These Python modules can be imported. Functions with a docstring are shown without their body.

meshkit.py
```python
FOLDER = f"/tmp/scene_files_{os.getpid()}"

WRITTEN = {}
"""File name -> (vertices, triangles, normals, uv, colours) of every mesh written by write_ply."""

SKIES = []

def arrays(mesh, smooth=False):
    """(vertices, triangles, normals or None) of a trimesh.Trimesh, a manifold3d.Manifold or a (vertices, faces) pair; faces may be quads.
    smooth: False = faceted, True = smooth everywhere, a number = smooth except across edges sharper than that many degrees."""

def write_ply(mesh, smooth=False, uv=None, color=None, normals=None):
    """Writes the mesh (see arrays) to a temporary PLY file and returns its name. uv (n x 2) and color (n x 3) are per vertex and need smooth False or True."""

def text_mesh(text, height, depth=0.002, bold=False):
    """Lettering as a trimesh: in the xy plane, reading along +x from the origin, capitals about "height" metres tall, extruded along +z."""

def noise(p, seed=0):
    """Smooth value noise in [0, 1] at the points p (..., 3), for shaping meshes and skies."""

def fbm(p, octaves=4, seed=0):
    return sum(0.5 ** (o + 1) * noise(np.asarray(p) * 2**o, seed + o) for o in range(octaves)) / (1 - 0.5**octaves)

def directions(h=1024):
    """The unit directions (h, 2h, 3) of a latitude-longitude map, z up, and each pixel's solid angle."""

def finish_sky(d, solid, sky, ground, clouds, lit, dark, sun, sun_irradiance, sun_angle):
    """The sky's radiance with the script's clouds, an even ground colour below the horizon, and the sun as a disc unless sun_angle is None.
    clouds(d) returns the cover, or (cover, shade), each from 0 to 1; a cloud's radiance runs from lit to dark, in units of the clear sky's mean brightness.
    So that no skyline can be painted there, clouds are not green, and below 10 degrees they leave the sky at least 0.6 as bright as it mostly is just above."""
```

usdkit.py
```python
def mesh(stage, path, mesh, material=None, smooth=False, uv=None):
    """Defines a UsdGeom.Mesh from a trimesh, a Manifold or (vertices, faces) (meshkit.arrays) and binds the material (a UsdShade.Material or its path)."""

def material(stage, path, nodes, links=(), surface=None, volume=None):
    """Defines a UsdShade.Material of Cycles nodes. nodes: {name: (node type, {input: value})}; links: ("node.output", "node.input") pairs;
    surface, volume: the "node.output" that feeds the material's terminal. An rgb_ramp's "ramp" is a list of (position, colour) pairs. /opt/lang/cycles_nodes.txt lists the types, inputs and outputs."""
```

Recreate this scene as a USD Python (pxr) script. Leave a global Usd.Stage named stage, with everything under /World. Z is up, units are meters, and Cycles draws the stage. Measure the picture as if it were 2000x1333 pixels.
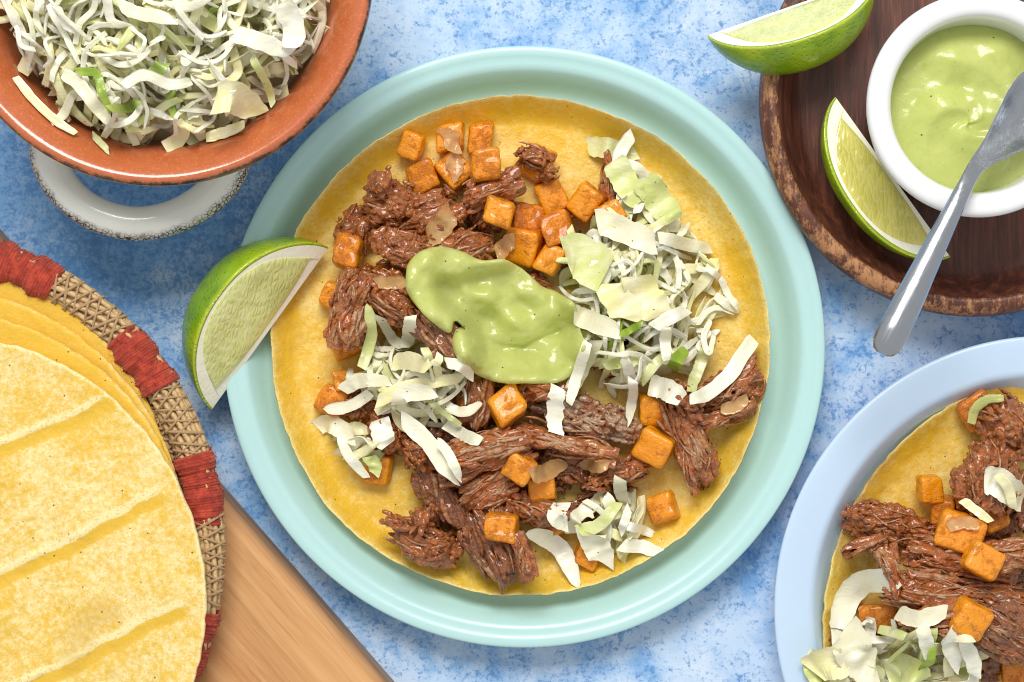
import math, zlib
import numpy as np
from scipy import ndimage
from shapely.geometry import Polygon, Point
import shapely
import trimesh, usdkit, meshkit
from meshkit import noise, fbm
from pxr import Usd, UsdGeom, UsdLux, UsdShade, Gf, Sdf, Vt

stage = Usd.Stage.CreateInMemory()
UsdGeom.SetStageUpAxis(stage, 'Z'); UsdGeom.SetStageMetersPerUnit(stage, 1.0)
UsdGeom.Xform.Define(stage, '/World')
stage.SetDefaultPrim(stage.GetPrimAtPath('/World'))

# ------------------------------------------------------------------ camera, light
H = 0.70                      # camera height above the table
S = 0.15e-3                   # metres per photo pixel on the table
cam = UsdGeom.Camera.Define(stage, '/World/camera')
cam.AddTranslateOp().Set(Gf.Vec3d(0, 0, H))
cam.CreateHorizontalApertureAttr(36.0)
cam.CreateFocalLengthAttr(36.0 * H / (2000 * S))
cam.CreateClippingRangeAttr(Gf.Vec2f(0.05, 10))
cam.CreateExposureAttr(0.0)

usdkit.material(stage, '/World/Looks/room_light', {'b': ('background_shader', {'color': (1.0, 0.99, 0.97), 'strength': 0.60})}, surface='b.background')
dome = UsdLux.DomeLight.Define(stage, '/World/room_fill')
UsdShade.MaterialBindingAPI.Apply(dome.GetPrim()).Bind(UsdShade.Material.Get(stage, '/World/Looks/room_light'))

def rect_light(name, pos, target, w, h, intensity, color):
    l = UsdLux.RectLight.Define(stage, '/World/' + name)
    l.CreateWidthAttr(w); l.CreateHeightAttr(h); l.CreateIntensityAttr(intensity); l.CreateColorAttr(Gf.Vec3f(*color))
    l.CreateNormalizeAttr(False)
    m = Gf.Matrix4d().SetLookAt(Gf.Vec3d(*pos), Gf.Vec3d(*target), Gf.Vec3d(0, 0, 1)).GetInverse()
    l.AddTransformOp().Set(m)
rect_light('window_lamp', (-0.10, 0.92, 1.38), (0, 0, 0), 0.85, 0.55, 16.6, (1.0, 0.975, 0.93))

# ------------------------------------------------------------------ helpers
def rng(*k): return np.random.default_rng(zlib.crc32(repr(k).encode()))
def lin(r, g, b, k=1.0):
    c = np.array([r, g, b], float) / 255
    return tuple(np.where(c <= 0.04045, c / 12.92, ((c + 0.055) / 1.055) ** 2.4) * k)
def P(px, py, z=0.0):
    k = S * (H - z) / H
    return np.array([(px - 1000) * k, (666.5 - py) * k, z])
def pscale(z): return S * (H - z) / H

used = {}
def numbered(parent, name):
    k = (parent, name); n = used.get(k, 0); used[k] = n + 1
    return name if n == 0 else f'{name}_{n:03d}'
def tag(o, label=None, cat=None, group=None, kind=None):
    p = o.GetPrim() if hasattr(o, 'GetPrim') else o
    if label and len(label.split()) > 16: print('LONG', label)
    for k, v in (('label', label), ('category', cat), ('group', group), ('kind', kind)):
        if v: p.SetCustomDataByKey(k, v)
    return p
def place(prim, loc, rz):
    x = UsdGeom.Xformable(prim)
    x.AddTranslateOp().Set(Gf.Vec3d(*map(float, loc)))
    if rz: x.AddRotateZOp().Set(float(np.degrees(rz)))
def thing(name, label, cat, loc=(0, 0, 0), rz=0, group=None):
    x = UsdGeom.Xform.Define(stage, '/World/' + numbered('/World', name))
    place(x, loc, rz)
    return tag(x, label, cat, group)
def obj(name, mesh, mat, parent=None, smooth=True, loc=None, rz=0, attr=None, label=None, kind=None):
    base = str(parent.GetPath()) if parent is not None else '/World'
    path = base + '/' + numbered(base, name)
    m = usdkit.mesh(stage, path, mesh, MATS[mat], smooth=smooth)
    if attr is not None:
        for k, v in attr.items():
            UsdGeom.PrimvarsAPI(m).CreatePrimvar(k, Sdf.ValueTypeNames.FloatArray, 'vertex').Set(Vt.FloatArray.FromNumpy(np.asarray(v, np.float32)))
    if loc is not None: place(m, loc, rz)
    if label: tag(m, label)
    if kind: tag(m, kind=kind)
    return m.GetPrim()
def cat_meshes(ms):
    vs, fs, n = [], [], 0
    for v, f in ms:
        vs.append(v); fs.append(f + n); n += len(v)
    return np.vstack(vs), np.vstack(fs)
def single(name, mesh, mat, label, cat, group=None, smooth=True, attr=None, kind=None, rz=0, base=None):
    """a thing that is one mesh: world vertices, origin moved to the thing's base"""
    v, f = mesh; v = np.asarray(v, float)
    if base is None: base = np.array([*(v[:, :2].min(0) + v[:, :2].max(0)) / 2, v[:, 2].min()])
    o = obj(name, (v - base, f), mat, None, smooth, base, rz, attr)
    return tag(o, label, cat, group, kind)

def quads(nu, nv, closed_u=False, closed_v=False, off=0):
    U, V = np.meshgrid(np.arange(nu if closed_u else nu - 1), np.arange(nv if closed_v else nv - 1), indexing='ij')
    a = U * nv + V; b = ((U + 1) % nu) * nv + V; c = ((U + 1) % nu) * nv + (V + 1) % nv; d = U * nv + (V + 1) % nv
    q = np.stack([a, b, c, d], -1).reshape(-1, 4) + off
    return np.vstack([q[:, [0, 1, 2]], q[:, [0, 2, 3]]])
def rounded(profile, n=6):
    """Chaikin smoothing of an open profile"""
    p = np.asarray(profile, float)
    for _ in range(n):
        q = np.empty((2 * len(p), p.shape[1])); q[0] = p[0]; q[-1] = p[-1]
        q[1:-1:2] = 0.75 * p[:-1] + 0.25 * p[1:]; q[2:-1:2] = 0.25 * p[:-1] + 0.75 * p[1:]
        p = q
    return p
def lathe(profile, n=240):
    p = np.asarray(profile, float); k = len(p)
    a = np.linspace(0, 2 * np.pi, n, endpoint=False)
    v = np.stack([np.cos(a)[:, None] * p[:, 0], np.sin(a)[:, None] * p[:, 0], np.broadcast_to(p[:, 1], (n, k))], -1).reshape(-1, 3)
    return v, quads(n, k, closed_u=True)
def spline(pts, n):
    pts = np.asarray(pts, float); k = len(pts)
    if k == 2: return pts[0] + np.linspace(0, 1, n)[:, None] * (pts[1] - pts[0])
    P0 = np.vstack([2 * pts[0] - pts[1], pts, 2 * pts[-1] - pts[-2]])
    t = np.linspace(0, k - 1 - 1e-9, n); i = t.astype(int); u = (t - i)[:, None]
    a, b, c, d = P0[i], P0[i + 1], P0[i + 2], P0[i + 3]
    return 0.5 * (2 * b + (c - a) * u + (2 * a - 5 * b + 4 * c - d) * u ** 2 + (3 * b - a - 3 * c + d) * u ** 3)
def tube(path, r, sides=8, flat=None):
    """flat: (side radius, vertical radius) multiplier; path is an n x 3 curve, r scalar or per point"""
    p = np.asarray(path, float); n = len(p); r = np.broadcast_to(r, n)
    t = np.gradient(p, axis=0); t /= np.linalg.norm(t, axis=1, keepdims=True) + 1e-12
    up = np.where(np.abs(t[:, 2:]) > 0.95, [[1.0, 0, 0]], [[0, 0, 1.0]])
    s = np.cross(t, up); s /= np.linalg.norm(s, axis=1, keepdims=True); w = np.cross(s, t)
    a = np.linspace(0, 2 * np.pi, sides, endpoint=False); fa, fb = flat or (1, 1)
    v = (p[:, None] + r[:, None, None] * (fa * np.cos(a)[None, :, None] * s[:, None] + fb * np.sin(a)[None, :, None] * w[:, None])).reshape(-1, 3)
    f = quads(n, sides, closed_v=True)
    v = np.vstack([v, p[0], p[-1]]); i = np.arange(sides); j = (i + 1) % sides; e = (n - 1) * sides
    return v, np.vstack([f, np.c_[np.full(sides, n * sides), i, j], np.c_[np.full(sides, n * sides + 1), e + j, e + i]])
def surface_nets(F, o, h):
    nx, ny, nz = np.array(F.shape) - 1
    pos = np.zeros((nx, ny, nz, 3)); cnt = np.zeros((nx, ny, nz))
    C = lambda d: F[d[0]:d[0] + nx, d[1]:d[1] + ny, d[2]:d[2] + nz]
    for ax in range(3):
        o1, o2 = [k for k in range(3) if k != ax]
        for p in (0, 1):
            for q in (0, 1):
                d = [0, 0, 0]; d[o1] = p; d[o2] = q; e = list(d); e[ax] = 1
                fa, fb = C(d), C(e); x = (fa < 0) != (fb < 0)
                t = np.where(x, fa / np.where(x, fa - fb, 1), 0)
                pos[..., o1] += x * p; pos[..., o2] += x * q; pos[..., ax] += t * x; cnt += x
    on = cnt > 0; idx = np.full(on.shape, -1); idx[on] = np.arange(on.sum())
    v = (np.argwhere(on) + pos[on] / cnt[on][:, None]) * h + o
    faces = []
    for ax in range(3):
        o1, o2 = (ax + 1) % 3, (ax + 2) % 3
        sl = [slice(1, -1)] * 3; sl[ax] = slice(0, -1); sh = list(sl); sh[ax] = slice(1, None)
        s0, s1 = F[tuple(sl)] < 0, F[tuple(sh)] < 0
        for flip in (False, True):
            w = np.argwhere((s0 & ~s1) if not flip else (~s0 & s1))
            if not len(w): continue
            w[:, o1] += 1; w[:, o2] += 1
            g = []
            for a, b in ((0, 0), (1, 0), (1, 1), (0, 1)):
                c = w.copy(); c[:, o1] -= a; c[:, o2] -= b; g.append(idx[c[:, 0], c[:, 1], c[:, 2]])
            q = np.stack(g, 1)
            if flip: q = q[:, ::-1]
            faces.append(q)
    q = np.vstack(faces); q = q[(q >= 0).all(1)]
    return v, np.vstack([q[:, [0, 1, 2]], q[:, [0, 2, 3]]])

# a height map of everything laid so far, on which later pieces come to rest
HX0, HY0, HR = -0.20, -0.14, 0.4e-3
hm = np.zeros((1000, 850))
def hidx(x, y):
    i = np.clip(((np.asarray(x) - HX0) / HR).round().astype(int), 0, hm.shape[0] - 1)
    j = np.clip(((np.asarray(y) - HY0) / HR).round().astype(int), 0, hm.shape[1] - 1)
    return i, j
def hget(x, y): return hm[hidx(x, y)]
def splat(v, f=None):
    pts = np.asarray(v)
    if f is not None: pts = np.vstack([pts, pts[f].mean(1)])
    i, j = hidx(pts[:, 0], pts[:, 1])
    i0, i1, j0, j1 = max(i.min() - 1, 0), min(i.max() + 2, hm.shape[0]), max(j.min() - 1, 0), min(j.max() + 2, hm.shape[1])
    loc = np.full((i1 - i0, j1 - j0), -1.0); np.maximum.at(loc, (i - i0, j - j0), pts[:, 2])
    loc = ndimage.grey_closing(loc, 5)
    hm[i0:i1, j0:j1] = np.maximum(hm[i0:i1, j0:j1], loc)
def settle(v, q=85, sink=0.0):
    """lift/lower vertices so that the underside rests on the height map"""
    lo = v[v[:, 2] < np.percentile(v[:, 2], 45)]
    return np.percentile(hget(lo[:, 0], lo[:, 1]) - lo[:, 2], q) - sink

# ------------------------------------------------------------------ materials
MATS = {}
class R(str): pass
class Mat:
    def __init__(s): s.n, s.l = {}, []
    def add(s, kind, **kw):
        nm = f'{kind}_{len(s.n)}'; ins = {}
        for k, v in kw.items():
            if isinstance(v, R): s.l.append((str(v), f'{nm}.{k}'))
            else: ins[k] = v
        s.n[nm] = (kind, ins); return nm
    def co(s, scale=(1, 1, 1), rot=(0, 0, 0), loc=(0, 0, 0), world=False):
        t = R(s.add('geometry') + '.position') if world else R(s.add('texture_coordinate') + '.object')
        return R(s.add('mapping', mapping_type='point', vector=t, scale=scale, rotation=rot, location=loc) + '.vector')
    def noise(s, scale, detail=3, rough=0.55, vec=None, dist=0.0):
        return R(s.add('noise_texture', vector=vec if vec is not None else s.co(), scale=scale, detail=detail, roughness=rough, distortion=dist) + '.fac')
    def voro(s, scale, vec=None, feature='f1', rnd=1.0, out='distance'):
        return R(s.add('voronoi_texture', vector=vec if vec is not None else s.co(), scale=scale, feature=feature, randomness=rnd) + '.' + out)
    def ramp(s, fac, *stops): return R(s.add('rgb_ramp', fac=fac, ramp=list(stops)) + '.color')
    def step(s, fac, a, b, lo=0.0, hi=1.0): return R(s.add('map_range', range_type='smoothstep', value=fac, from_min=a, from_max=b, to_min=lo, to_max=hi, clamp=True) + '.result')
    def mix(s, fac, a, b, mode='mix'): return R(s.add('mix_color', blend_type=mode, fac=fac, a=a, b=b) + '.result')
    def math(s, op, a, b=0.0, clamp=False): return R(s.add("math", math_type=op, value1=a, value2=b, use_clamp=clamp) + ".value")
    def attr(s, name): return R(s.add('attribute', attribute=name) + '.fac')
    def rand(s): return R(s.add('object_info') + '.random')
    def bump(s, height, dist, strength=1.0, normal=None):
        kw = {} if normal is None else {'normal': normal}
        return R(s.add('bump', height=height, strength=strength, distance=dist, **kw) + '.normal')
    def done(s, name, **kw):
        p = s.add('principled_bsdf', **kw)
        MATS[name] = usdkit.material(stage, '/World/Looks/' + name, s.n, s.l, surface=p + '.BSDF')

# blue painted board
m = Mat(); w = m.co(world=True)
big = m.noise(9, 3, 0.55, w); mid = m.noise(55, 5, 0.65, w); fine = m.noise(640, 4, 0.72, w, 0.4); blot = m.noise(210, 4, 0.65, w, 0.6)
gx = R(m.add('separate_xyz', vector=w) + '.x')
left = m.step(gx, 0.02, -0.14, 0.0, 0.11)
dens = m.math('add', m.math('add', m.math('multiply', big, 0.55), m.math('multiply', mid, 0.45)), left)
cl = m.step(m.math('add', dens, m.math('multiply', m.math('subtract', m.noise(110, 5, 0.7, w, 0.5), 0.5), 0.35)), 0.42, 0.64)
base = m.mix(cl, lin(192, 214, 239), lin(122, 172, 222))
base = m.mix(m.step(m.noise(26, 5, 0.68, w, 0.6), 0.48, 0.70, 0, 0.5), base, lin(222, 233, 245))
sp = m.math('add', m.math('add', m.math('multiply', fine, 0.55), m.math('multiply', blot, 0.40)), m.math('multiply', dens, 0.36))
spk = m.step(sp, 0.66, 0.78, 0, 0.85)
base = m.mix(spk, base, m.mix(m.noise(300, 2, 0.5, w), lin(44, 108, 178), lin(104, 160, 216)))
sp2 = m.step(m.math('add', m.math('multiply', m.noise(900, 2, 0.6, w), 0.7), m.math('multiply', dens, 0.4)), 0.60, 0.71, 0, 0.6)
base = m.mix(sp2, base, lin(84, 142, 204))
m.done('blue_board', base_color=base, roughness=0.55, specular_ior_level=0.35, normal=m.bump(m.noise(1500, 3, 0.6, w), 0.00012, 0.5))

def glaze(name, col, col2=None, rough=0.3, spec=0.5, coat=0.0, speck=None):
    m = Mat(); w = m.co()
    c = m.mix(m.noise(60, 3, 0.6, w), col, col2 or tuple(0.93 * x for x in col))
    if speck is not None:
        c = m.mix(m.step(m.voro(330, w), 0.045, 0.02), c, speck)
    m.done(name, base_color=c, roughness=m.step(m.noise(140, 3, 0.6, w), 0.2, 0.8, rough * 0.85, rough * 1.15), specular_ior_level=spec, coat_weight=coat, coat_roughness=0.08,
           normal=m.bump(m.noise(500, 2, 0.5, w), 0.00004, 0.6))
glaze('teal_melamine', lin(182, 219, 219), lin(177, 216, 216), 0.27, 0.5, speck=lin(120, 165, 160))
glaze('sky_melamine', lin(194, 217, 241), lin(190, 213, 239), 0.30, 0.5)
glaze('white_porcelain', lin(236, 238, 240), lin(233, 235, 238), 0.16, 0.55, 0.4)

# terracotta bowl, glazed
m = Mat(); w = m.co()
c = m.mix(m.noise(160, 5, 0.7, w), lin(176, 88, 48), lin(200, 112, 68))
c = m.mix(m.step(m.noise(1400, 2, 0.6, w), 0.5, 0.72, 0, 0.45), c, lin(222, 134, 88))
c = m.mix(m.step(m.noise(22, 4, 0.6, w), 0.55, 0.75, 0, 0.55), c, lin(150, 68, 36))
ed = m.attr('edge'); c = m.mix(m.step(m.math('add', ed, m.math('multiply', m.noise(190, 5, 0.75, w), 0.9)), 1.02, 1.22), c, lin(40, 26, 26))
m.done('terracotta', base_color=c, roughness=0.20, specular_ior_level=0.55, coat_weight=0.55, coat_roughness=0.07, normal=m.bump(m.noise(700, 3, 0.6, w), 0.00009, 0.6))
# cream crackle glaze of the bowl's outside and handle
m = Mat(); w = m.co()
c = m.mix(m.noise(90, 3, 0.6, w), lin(228, 229, 222), lin(212, 214, 206))
crk = m.step(m.voro(820, w, 'distance_to_edge'), 0.16, 0.02)
ed = m.attr('edge'); near = m.step(m.math('add', ed, m.math('multiply', m.noise(260, 4, 0.7, w), 0.55)), 0.72, 1.12)
c = m.mix(m.math('multiply', near, m.math('add', m.math('multiply', crk, 0.75), 0.35, True)), c, lin(52, 50, 52))
c = m.mix(m.step(m.math('add', ed, m.math('multiply', m.noise(500, 3, 0.7, w), 0.5)), 1.15, 1.35), c, lin(46, 40, 38))
m.done('cream_crackle', base_color=c, roughness=0.22, specular_ior_level=0.55, coat_weight=0.5, coat_roughness=0.06, normal=m.bump(m.noise(400, 2, 0.5, w), 0.0001, 0.5))

# tortilla
def tortilla_mat(name, cream, yellow, bias, gloss, oily, wc=0.62, wf=0.5, wide=0.4):
    m = Mat(); w = m.co()
    t = m.math('add', m.math('add', m.math('multiply', m.noise(95, 4, 0.62, w), wc), m.math('multiply', m.noise(620, 4, 0.75, w), wf)), m.math('multiply', m.attr('tint'), 0.55))
    f = m.step(t, bias, bias + wide)
    c = m.mix(f, cream, yellow)
    c = m.mix(m.step(m.noise(1300, 3, 0.65, w), 0.52, 0.68, 0, 0.75), c, m.mix(f, lin(214, 172, 92), lin(232, 194, 92)))
    c = m.mix(m.step(m.noise(36, 3, 0.6, w), 0.56, 0.72, 0, 0.45), c, lin(206, 164, 66))
    c = m.mix(m.step(m.voro(240, w), 0.075, 0.035), c, lin(92, 62, 26))
    h = m.math('add', m.math('multiply', m.noise(300, 4, 0.6, w), 0.9), m.math('multiply', m.noise(1100, 3, 0.65, w), 0.4))
    m.done(name, base_color=c, roughness=m.step(f, 0, 1, gloss + 0.2, gloss), specular_ior_level=0.35 + oily, subsurface_weight=0.12, subsurface_scale=0.002, subsurface_radius=(1, 0.7, 0.3),
           normal=m.bump(h, 0.0005, 0.75))
tortilla_mat('tortilla_taco', lin(248, 222, 134), lin(234, 184, 44), 0.42, 0.34, 0.1, 0.58, 0.60, 0.34)
tortilla_mat('tortilla_stack', lin(246, 226, 164), lin(230, 184, 60), 0.50, 0.55, 0.0, 0.50, 0.85, 0.34)

# shredded beef
def beef(name, sauce, fibre, amount, coarse):
    m = Mat(); w = m.co((0.2, 1, 1)); u = m.co(world=True)
    fib = m.noise(1500, 3, 0.6, w); big = m.noise(210, 5, 0.7, u, 0.5)
    ff = m.mix(m.step(fib, 0.35, 0.65), fibre, tuple(0.5 * x for x in fibre))
    ss = m.mix(m.step(m.noise(420, 6, 0.75, u), 0.3, 0.7), tuple(0.38 * x for x in sauce), tuple(1.3 * x for x in sauce))
    ss = m.mix(m.step(m.noise(1000, 3, 0.65, u), 0.54, 0.68, 0, 0.75), ss, lin(186, 92, 36))
    ss = m.mix(m.step(m.noise(750, 3, 0.65, u), 0.60, 0.72, 0, 0.6), ss, lin(196, 140, 104))
    c = m.mix(m.step(big, amount - 0.04, amount + 0.10), ss, ff)
    mk = m.step(big, amount - 0.04, amount + 0.10, 0.1, 1.0); hgt = m.math('add', m.math('multiply', m.math('multiply', fib, mk), 0.7 if not coarse else 0.3), m.math('add', m.math('multiply', m.noise(1100, 5, 0.75, u), 0.7 if not coarse else 1.0), m.math('multiply', m.voro(1500, u), 0.35)))
    m.done(name, base_color=c, roughness=m.step(m.noise(900, 3, 0.65, u), 0.3, 0.7, 0.14, 0.36), specular_ior_level=0.6, coat_weight=0.75, coat_roughness=0.06,
           normal=m.bump(hgt, 0.0007, 0.9))
beef('beef_sauced', lin(172, 94, 30), lin(200, 138, 80), 0.60, True)
beef('beef_fibre', lin(176, 94, 30), lin(208, 148, 92), 0.53, False)
beef('beef_dark', lin(142, 78, 28), lin(168, 114, 72), 0.54, False)
beef('beef_fat', lin(164, 96, 46), lin(216, 182, 148), 0.46, True)
m = Mat(); w = m.co(); u = m.co(world=True)
m.done('beef_strand', base_color=m.mix(m.step(m.noise(420, 4, 0.7, u), 0.4, 0.62), lin(196, 146, 112), lin(160, 92, 48)), roughness=0.3, specular_ior_level=0.5, subsurface_weight=0.3, subsurface_scale=0.001, normal=m.bump(m.noise(1800, 3, 0.6, u), 0.0003, 0.7))

# squash
m = Mat(); u = m.co(world=True)
c = m.mix(m.noise(140, 3, 0.6, u), lin(244, 160, 2), lin(236, 134, 0))
c = m.mix(m.step(m.rand(), 0.3, 1.0, 0, 0.5), c, lin(216, 108, 2))
mask = m.step(m.math('add', m.noise(300, 5, 0.72, u), m.math('multiply', m.rand(), 0.14)), 0.53, 0.72)
c = m.mix(m.math('multiply', mask, 0.55), c, m.mix(m.noise(900, 2, 0.5, u), lin(132, 58, 12), lin(186, 88, 8)))
h = m.math('add', m.math('multiply', mask, 0.5), m.math('multiply', m.noise(1000, 4, 0.65, u), 0.8))
m.done('squash', base_color=c, roughness=0.22, specular_ior_level=0.5, coat_weight=0.4, coat_roughness=0.07, subsurface_weight=0.15, subsurface_scale=0.0015, subsurface_radius=(1, 0.4, 0.05), normal=m.bump(h, 0.0007, 0.9))

# cabbage
def cabbage(name, a, b, sss=0.35):
    m = Mat(); u = m.co(world=True); o = m.co((0.35, 1, 1))
    c = m.mix(m.step(m.noise(130, 3, 0.6, u), 0.35, 0.65), a, b)
    c = m.mix(m.step(m.noise(520, 4, 0.7, o), 0.5, 0.72, 0, 0.5), c, tuple(0.86 * x for x in b)); c = m.mix(m.math('multiply', m.step(m.rand(), 0.35, 1.0), 0.55), c, m.mix(m.noise(40, 1, 0.5, u), lin(246, 232, 204), lin(230, 232, 178)))
    c = m.mix(m.step(m.voro(210, u), 0.055, 0.03), c, lin(52, 44, 34))
    h = m.math('add', m.noise(700, 3, 0.6, o), m.math('multiply', m.noise(250, 2, 0.5, u), 1.0))
    nb = m.bump(h, 0.0004, 0.6)
    p = m.add('principled_bsdf', base_color=c, roughness=0.27, specular_ior_level=0.5, coat_weight=0.2, coat_roughness=0.15, normal=nb)
    t = m.add('translucent_bsdf', color=m.mix(0.5, c, lin(252, 250, 214)))
    x = m.add('mix_closure', fac=0.12, closure1=R(p + '.BSDF'), closure2=R(t + '.BSDF'))
    MATS[name] = usdkit.material(stage, '/World/Looks/' + name, m.n, m.l, surface=x + '.closure')
cabbage('cabbage_white', lin(253, 251, 238), lin(250, 249, 224))
cabbage('cabbage_cream', lin(254, 247, 210), lin(250, 244, 178))
cabbage('cabbage_pale_green', lin(238, 240, 190), lin(218, 226, 140))
cabbage('cabbage_green', lin(176, 198, 78), lin(132, 166, 44))

# onion, sauce
m = Mat(); u = m.co(world=True)
p = m.add('principled_bsdf', base_color=m.mix(m.noise(260, 3, 0.6, u), lin(238, 210, 156), lin(216, 164, 98)), roughness=0.16, specular_ior_level=0.6, coat_weight=0.4, coat_roughness=0.08, normal=m.bump(m.noise(600, 2, 0.5, u), 0.0004, 0.6))
t = m.add('transparent_bsdf', color=lin(250, 228, 188))
x = m.add('mix_closure', fac=m.step(m.noise(180, 3, 0.6, u), 0.3, 0.7, 0.35, 0.6), closure1=R(p + '.BSDF'), closure2=R(t + '.BSDF'))
MATS['onion'] = usdkit.material(stage, '/World/Looks/onion', m.n, m.l, surface=x + '.closure')
m = Mat(); u = m.co(world=True)
c = m.mix(m.noise(120, 3, 0.6, u), lin(186, 198, 102), lin(200, 208, 122))
c = m.mix(m.step(m.voro(220, u), 0.075, 0.045), c, lin(74, 86, 44)); c = m.mix(m.step(m.noise(520, 4, 0.7, u), 0.55, 0.75, 0, 0.5), c, lin(158, 182, 80))
hh = m.math('add', m.math('multiply', m.noise(230, 3, 0.55, u), 0.8), m.math('multiply', m.noise(900, 2, 0.5, u), 0.12))
m.done('avocado_crema', base_color=c, roughness=0.26, specular_ior_level=0.5, coat_weight=0.25, coat_roughness=0.12, subsurface_weight=0.3, subsurface_scale=0.003, subsurface_radius=(0.8, 1, 0.35), normal=m.bump(hh, 0.0007, 0.7))

# lime
m = Mat(); w = m.co()
c = m.mix(m.step(m.noise(70, 3, 0.6, w), 0.3, 0.7), lin(104, 148, 10), lin(156, 186, 18))
c = m.mix(m.attr('edge'), c, lin(190, 200, 60))
c = m.mix(m.step(m.voro(900, w), 0.22, 0.05, 0, 0.4), c, lin(76, 112, 10))
hp = m.math('add', m.step(m.voro(800, w), 0.0, 0.5), m.math('multiply', m.noise(260, 3, 0.6, w), 0.5))
m.done('lime_peel', base_color=c, roughness=0.26, specular_ior_level=0.5, coat_weight=0.3, coat_roughness=0.15, normal=m.bump(hp, 0.0003, 0.7))
m = Mat(); w = m.co()
m.done('lime_pith', base_color=m.mix(m.noise(300, 3, 0.6, w), lin(252, 250, 236), lin(242, 240, 214)), roughness=0.45, normal=m.bump(m.noise(700, 3, 0.6, w), 0.0003, 0.6))
def pulp(name, a, b):
    m = Mat(); w = m.co((1.0, 0.16, 1.0), (0, 0, 0.12))
    vd = m.voro(760, w, 'f1'); ve = m.voro(760, w, 'distance_to_edge'); vc = R(m.add('separate_color', color=m.voro(760, w, 'f1', out='color')) + '.r')
    c = m.mix(m.math('multiply', vc, 0.7), a, b); c = m.mix(m.step(m.noise(110, 3, 0.6, m.co()), 0.45, 0.7, 0, 0.5), c, tuple(0.78 * x for x in b))
    c = m.mix(m.step(ve, 0.09, 0.0, 0, 0.25), c, lin(240, 240, 205))
    h = m.math('add', m.step(ve, 0.0, 0.35), m.math('multiply', m.noise(300, 2, 0.5, m.co()), 0.8))
    m.done(name, base_color=c, roughness=0.16, specular_ior_level=0.55, coat_weight=0.8, coat_roughness=0.03, normal=m.bump(h, 0.0004, 0.32))
pulp('lime_pulp', lin(224, 224, 152), lin(204, 210, 118))
pulp('lime_pulp_deep', lin(218, 208, 104), lin(198, 192, 74))

# woods
m = Mat(); w = m.co((0.07, 1, 1)); v_ = m.co((0.12, 1, 1))
g1 = m.noise(260, 5, 0.65, w, 0.5); g2 = m.noise(900, 4, 0.7, m.co((0.03, 1, 1))); g3 = m.noise(42, 3, 0.6, v_, 1.2)
c = m.ramp(g1, (0.2, lin(168, 116, 70)), (0.5, lin(202, 150, 98)), (0.8, lin(218, 172, 120)))
c = m.mix(m.step(g3, 0.5, 0.7, 0, 0.55), c, lin(178, 118, 62))
c = m.mix(m.step(g3, 0.40, 0.25, 0, 0.45), c, lin(146, 112, 84))
c = m.mix(m.step(g2, 0.50, 0.72, 0, 0.55), c, lin(136, 90, 52)); c = m.mix(m.step(m.noise(24, 4, 0.6, m.co((0.35, 1, 1)), 0.8), 0.45, 0.7, 0, 0.5), c, lin(222, 172, 116))
c = m.mix(m.attr('edge'), c, m.mix(m.step(g1, 0.35, 0.6), lin(132, 108, 86), lin(176, 134, 98)))
m.done('board_wood', base_color=c, roughness=0.55, specular_ior_level=0.35, normal=m.bump(g2, 0.0002, 0.6))
m = Mat(); w = m.co((1, 0.07, 1), (0, 0, 0.15)); iso = m.co()
g1 = m.noise(300, 5, 0.68, w, 0.4); g2 = m.noise(1300, 4, 0.7, m.co((1, 0.05, 1), (0, 0, 0.15)))
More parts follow.
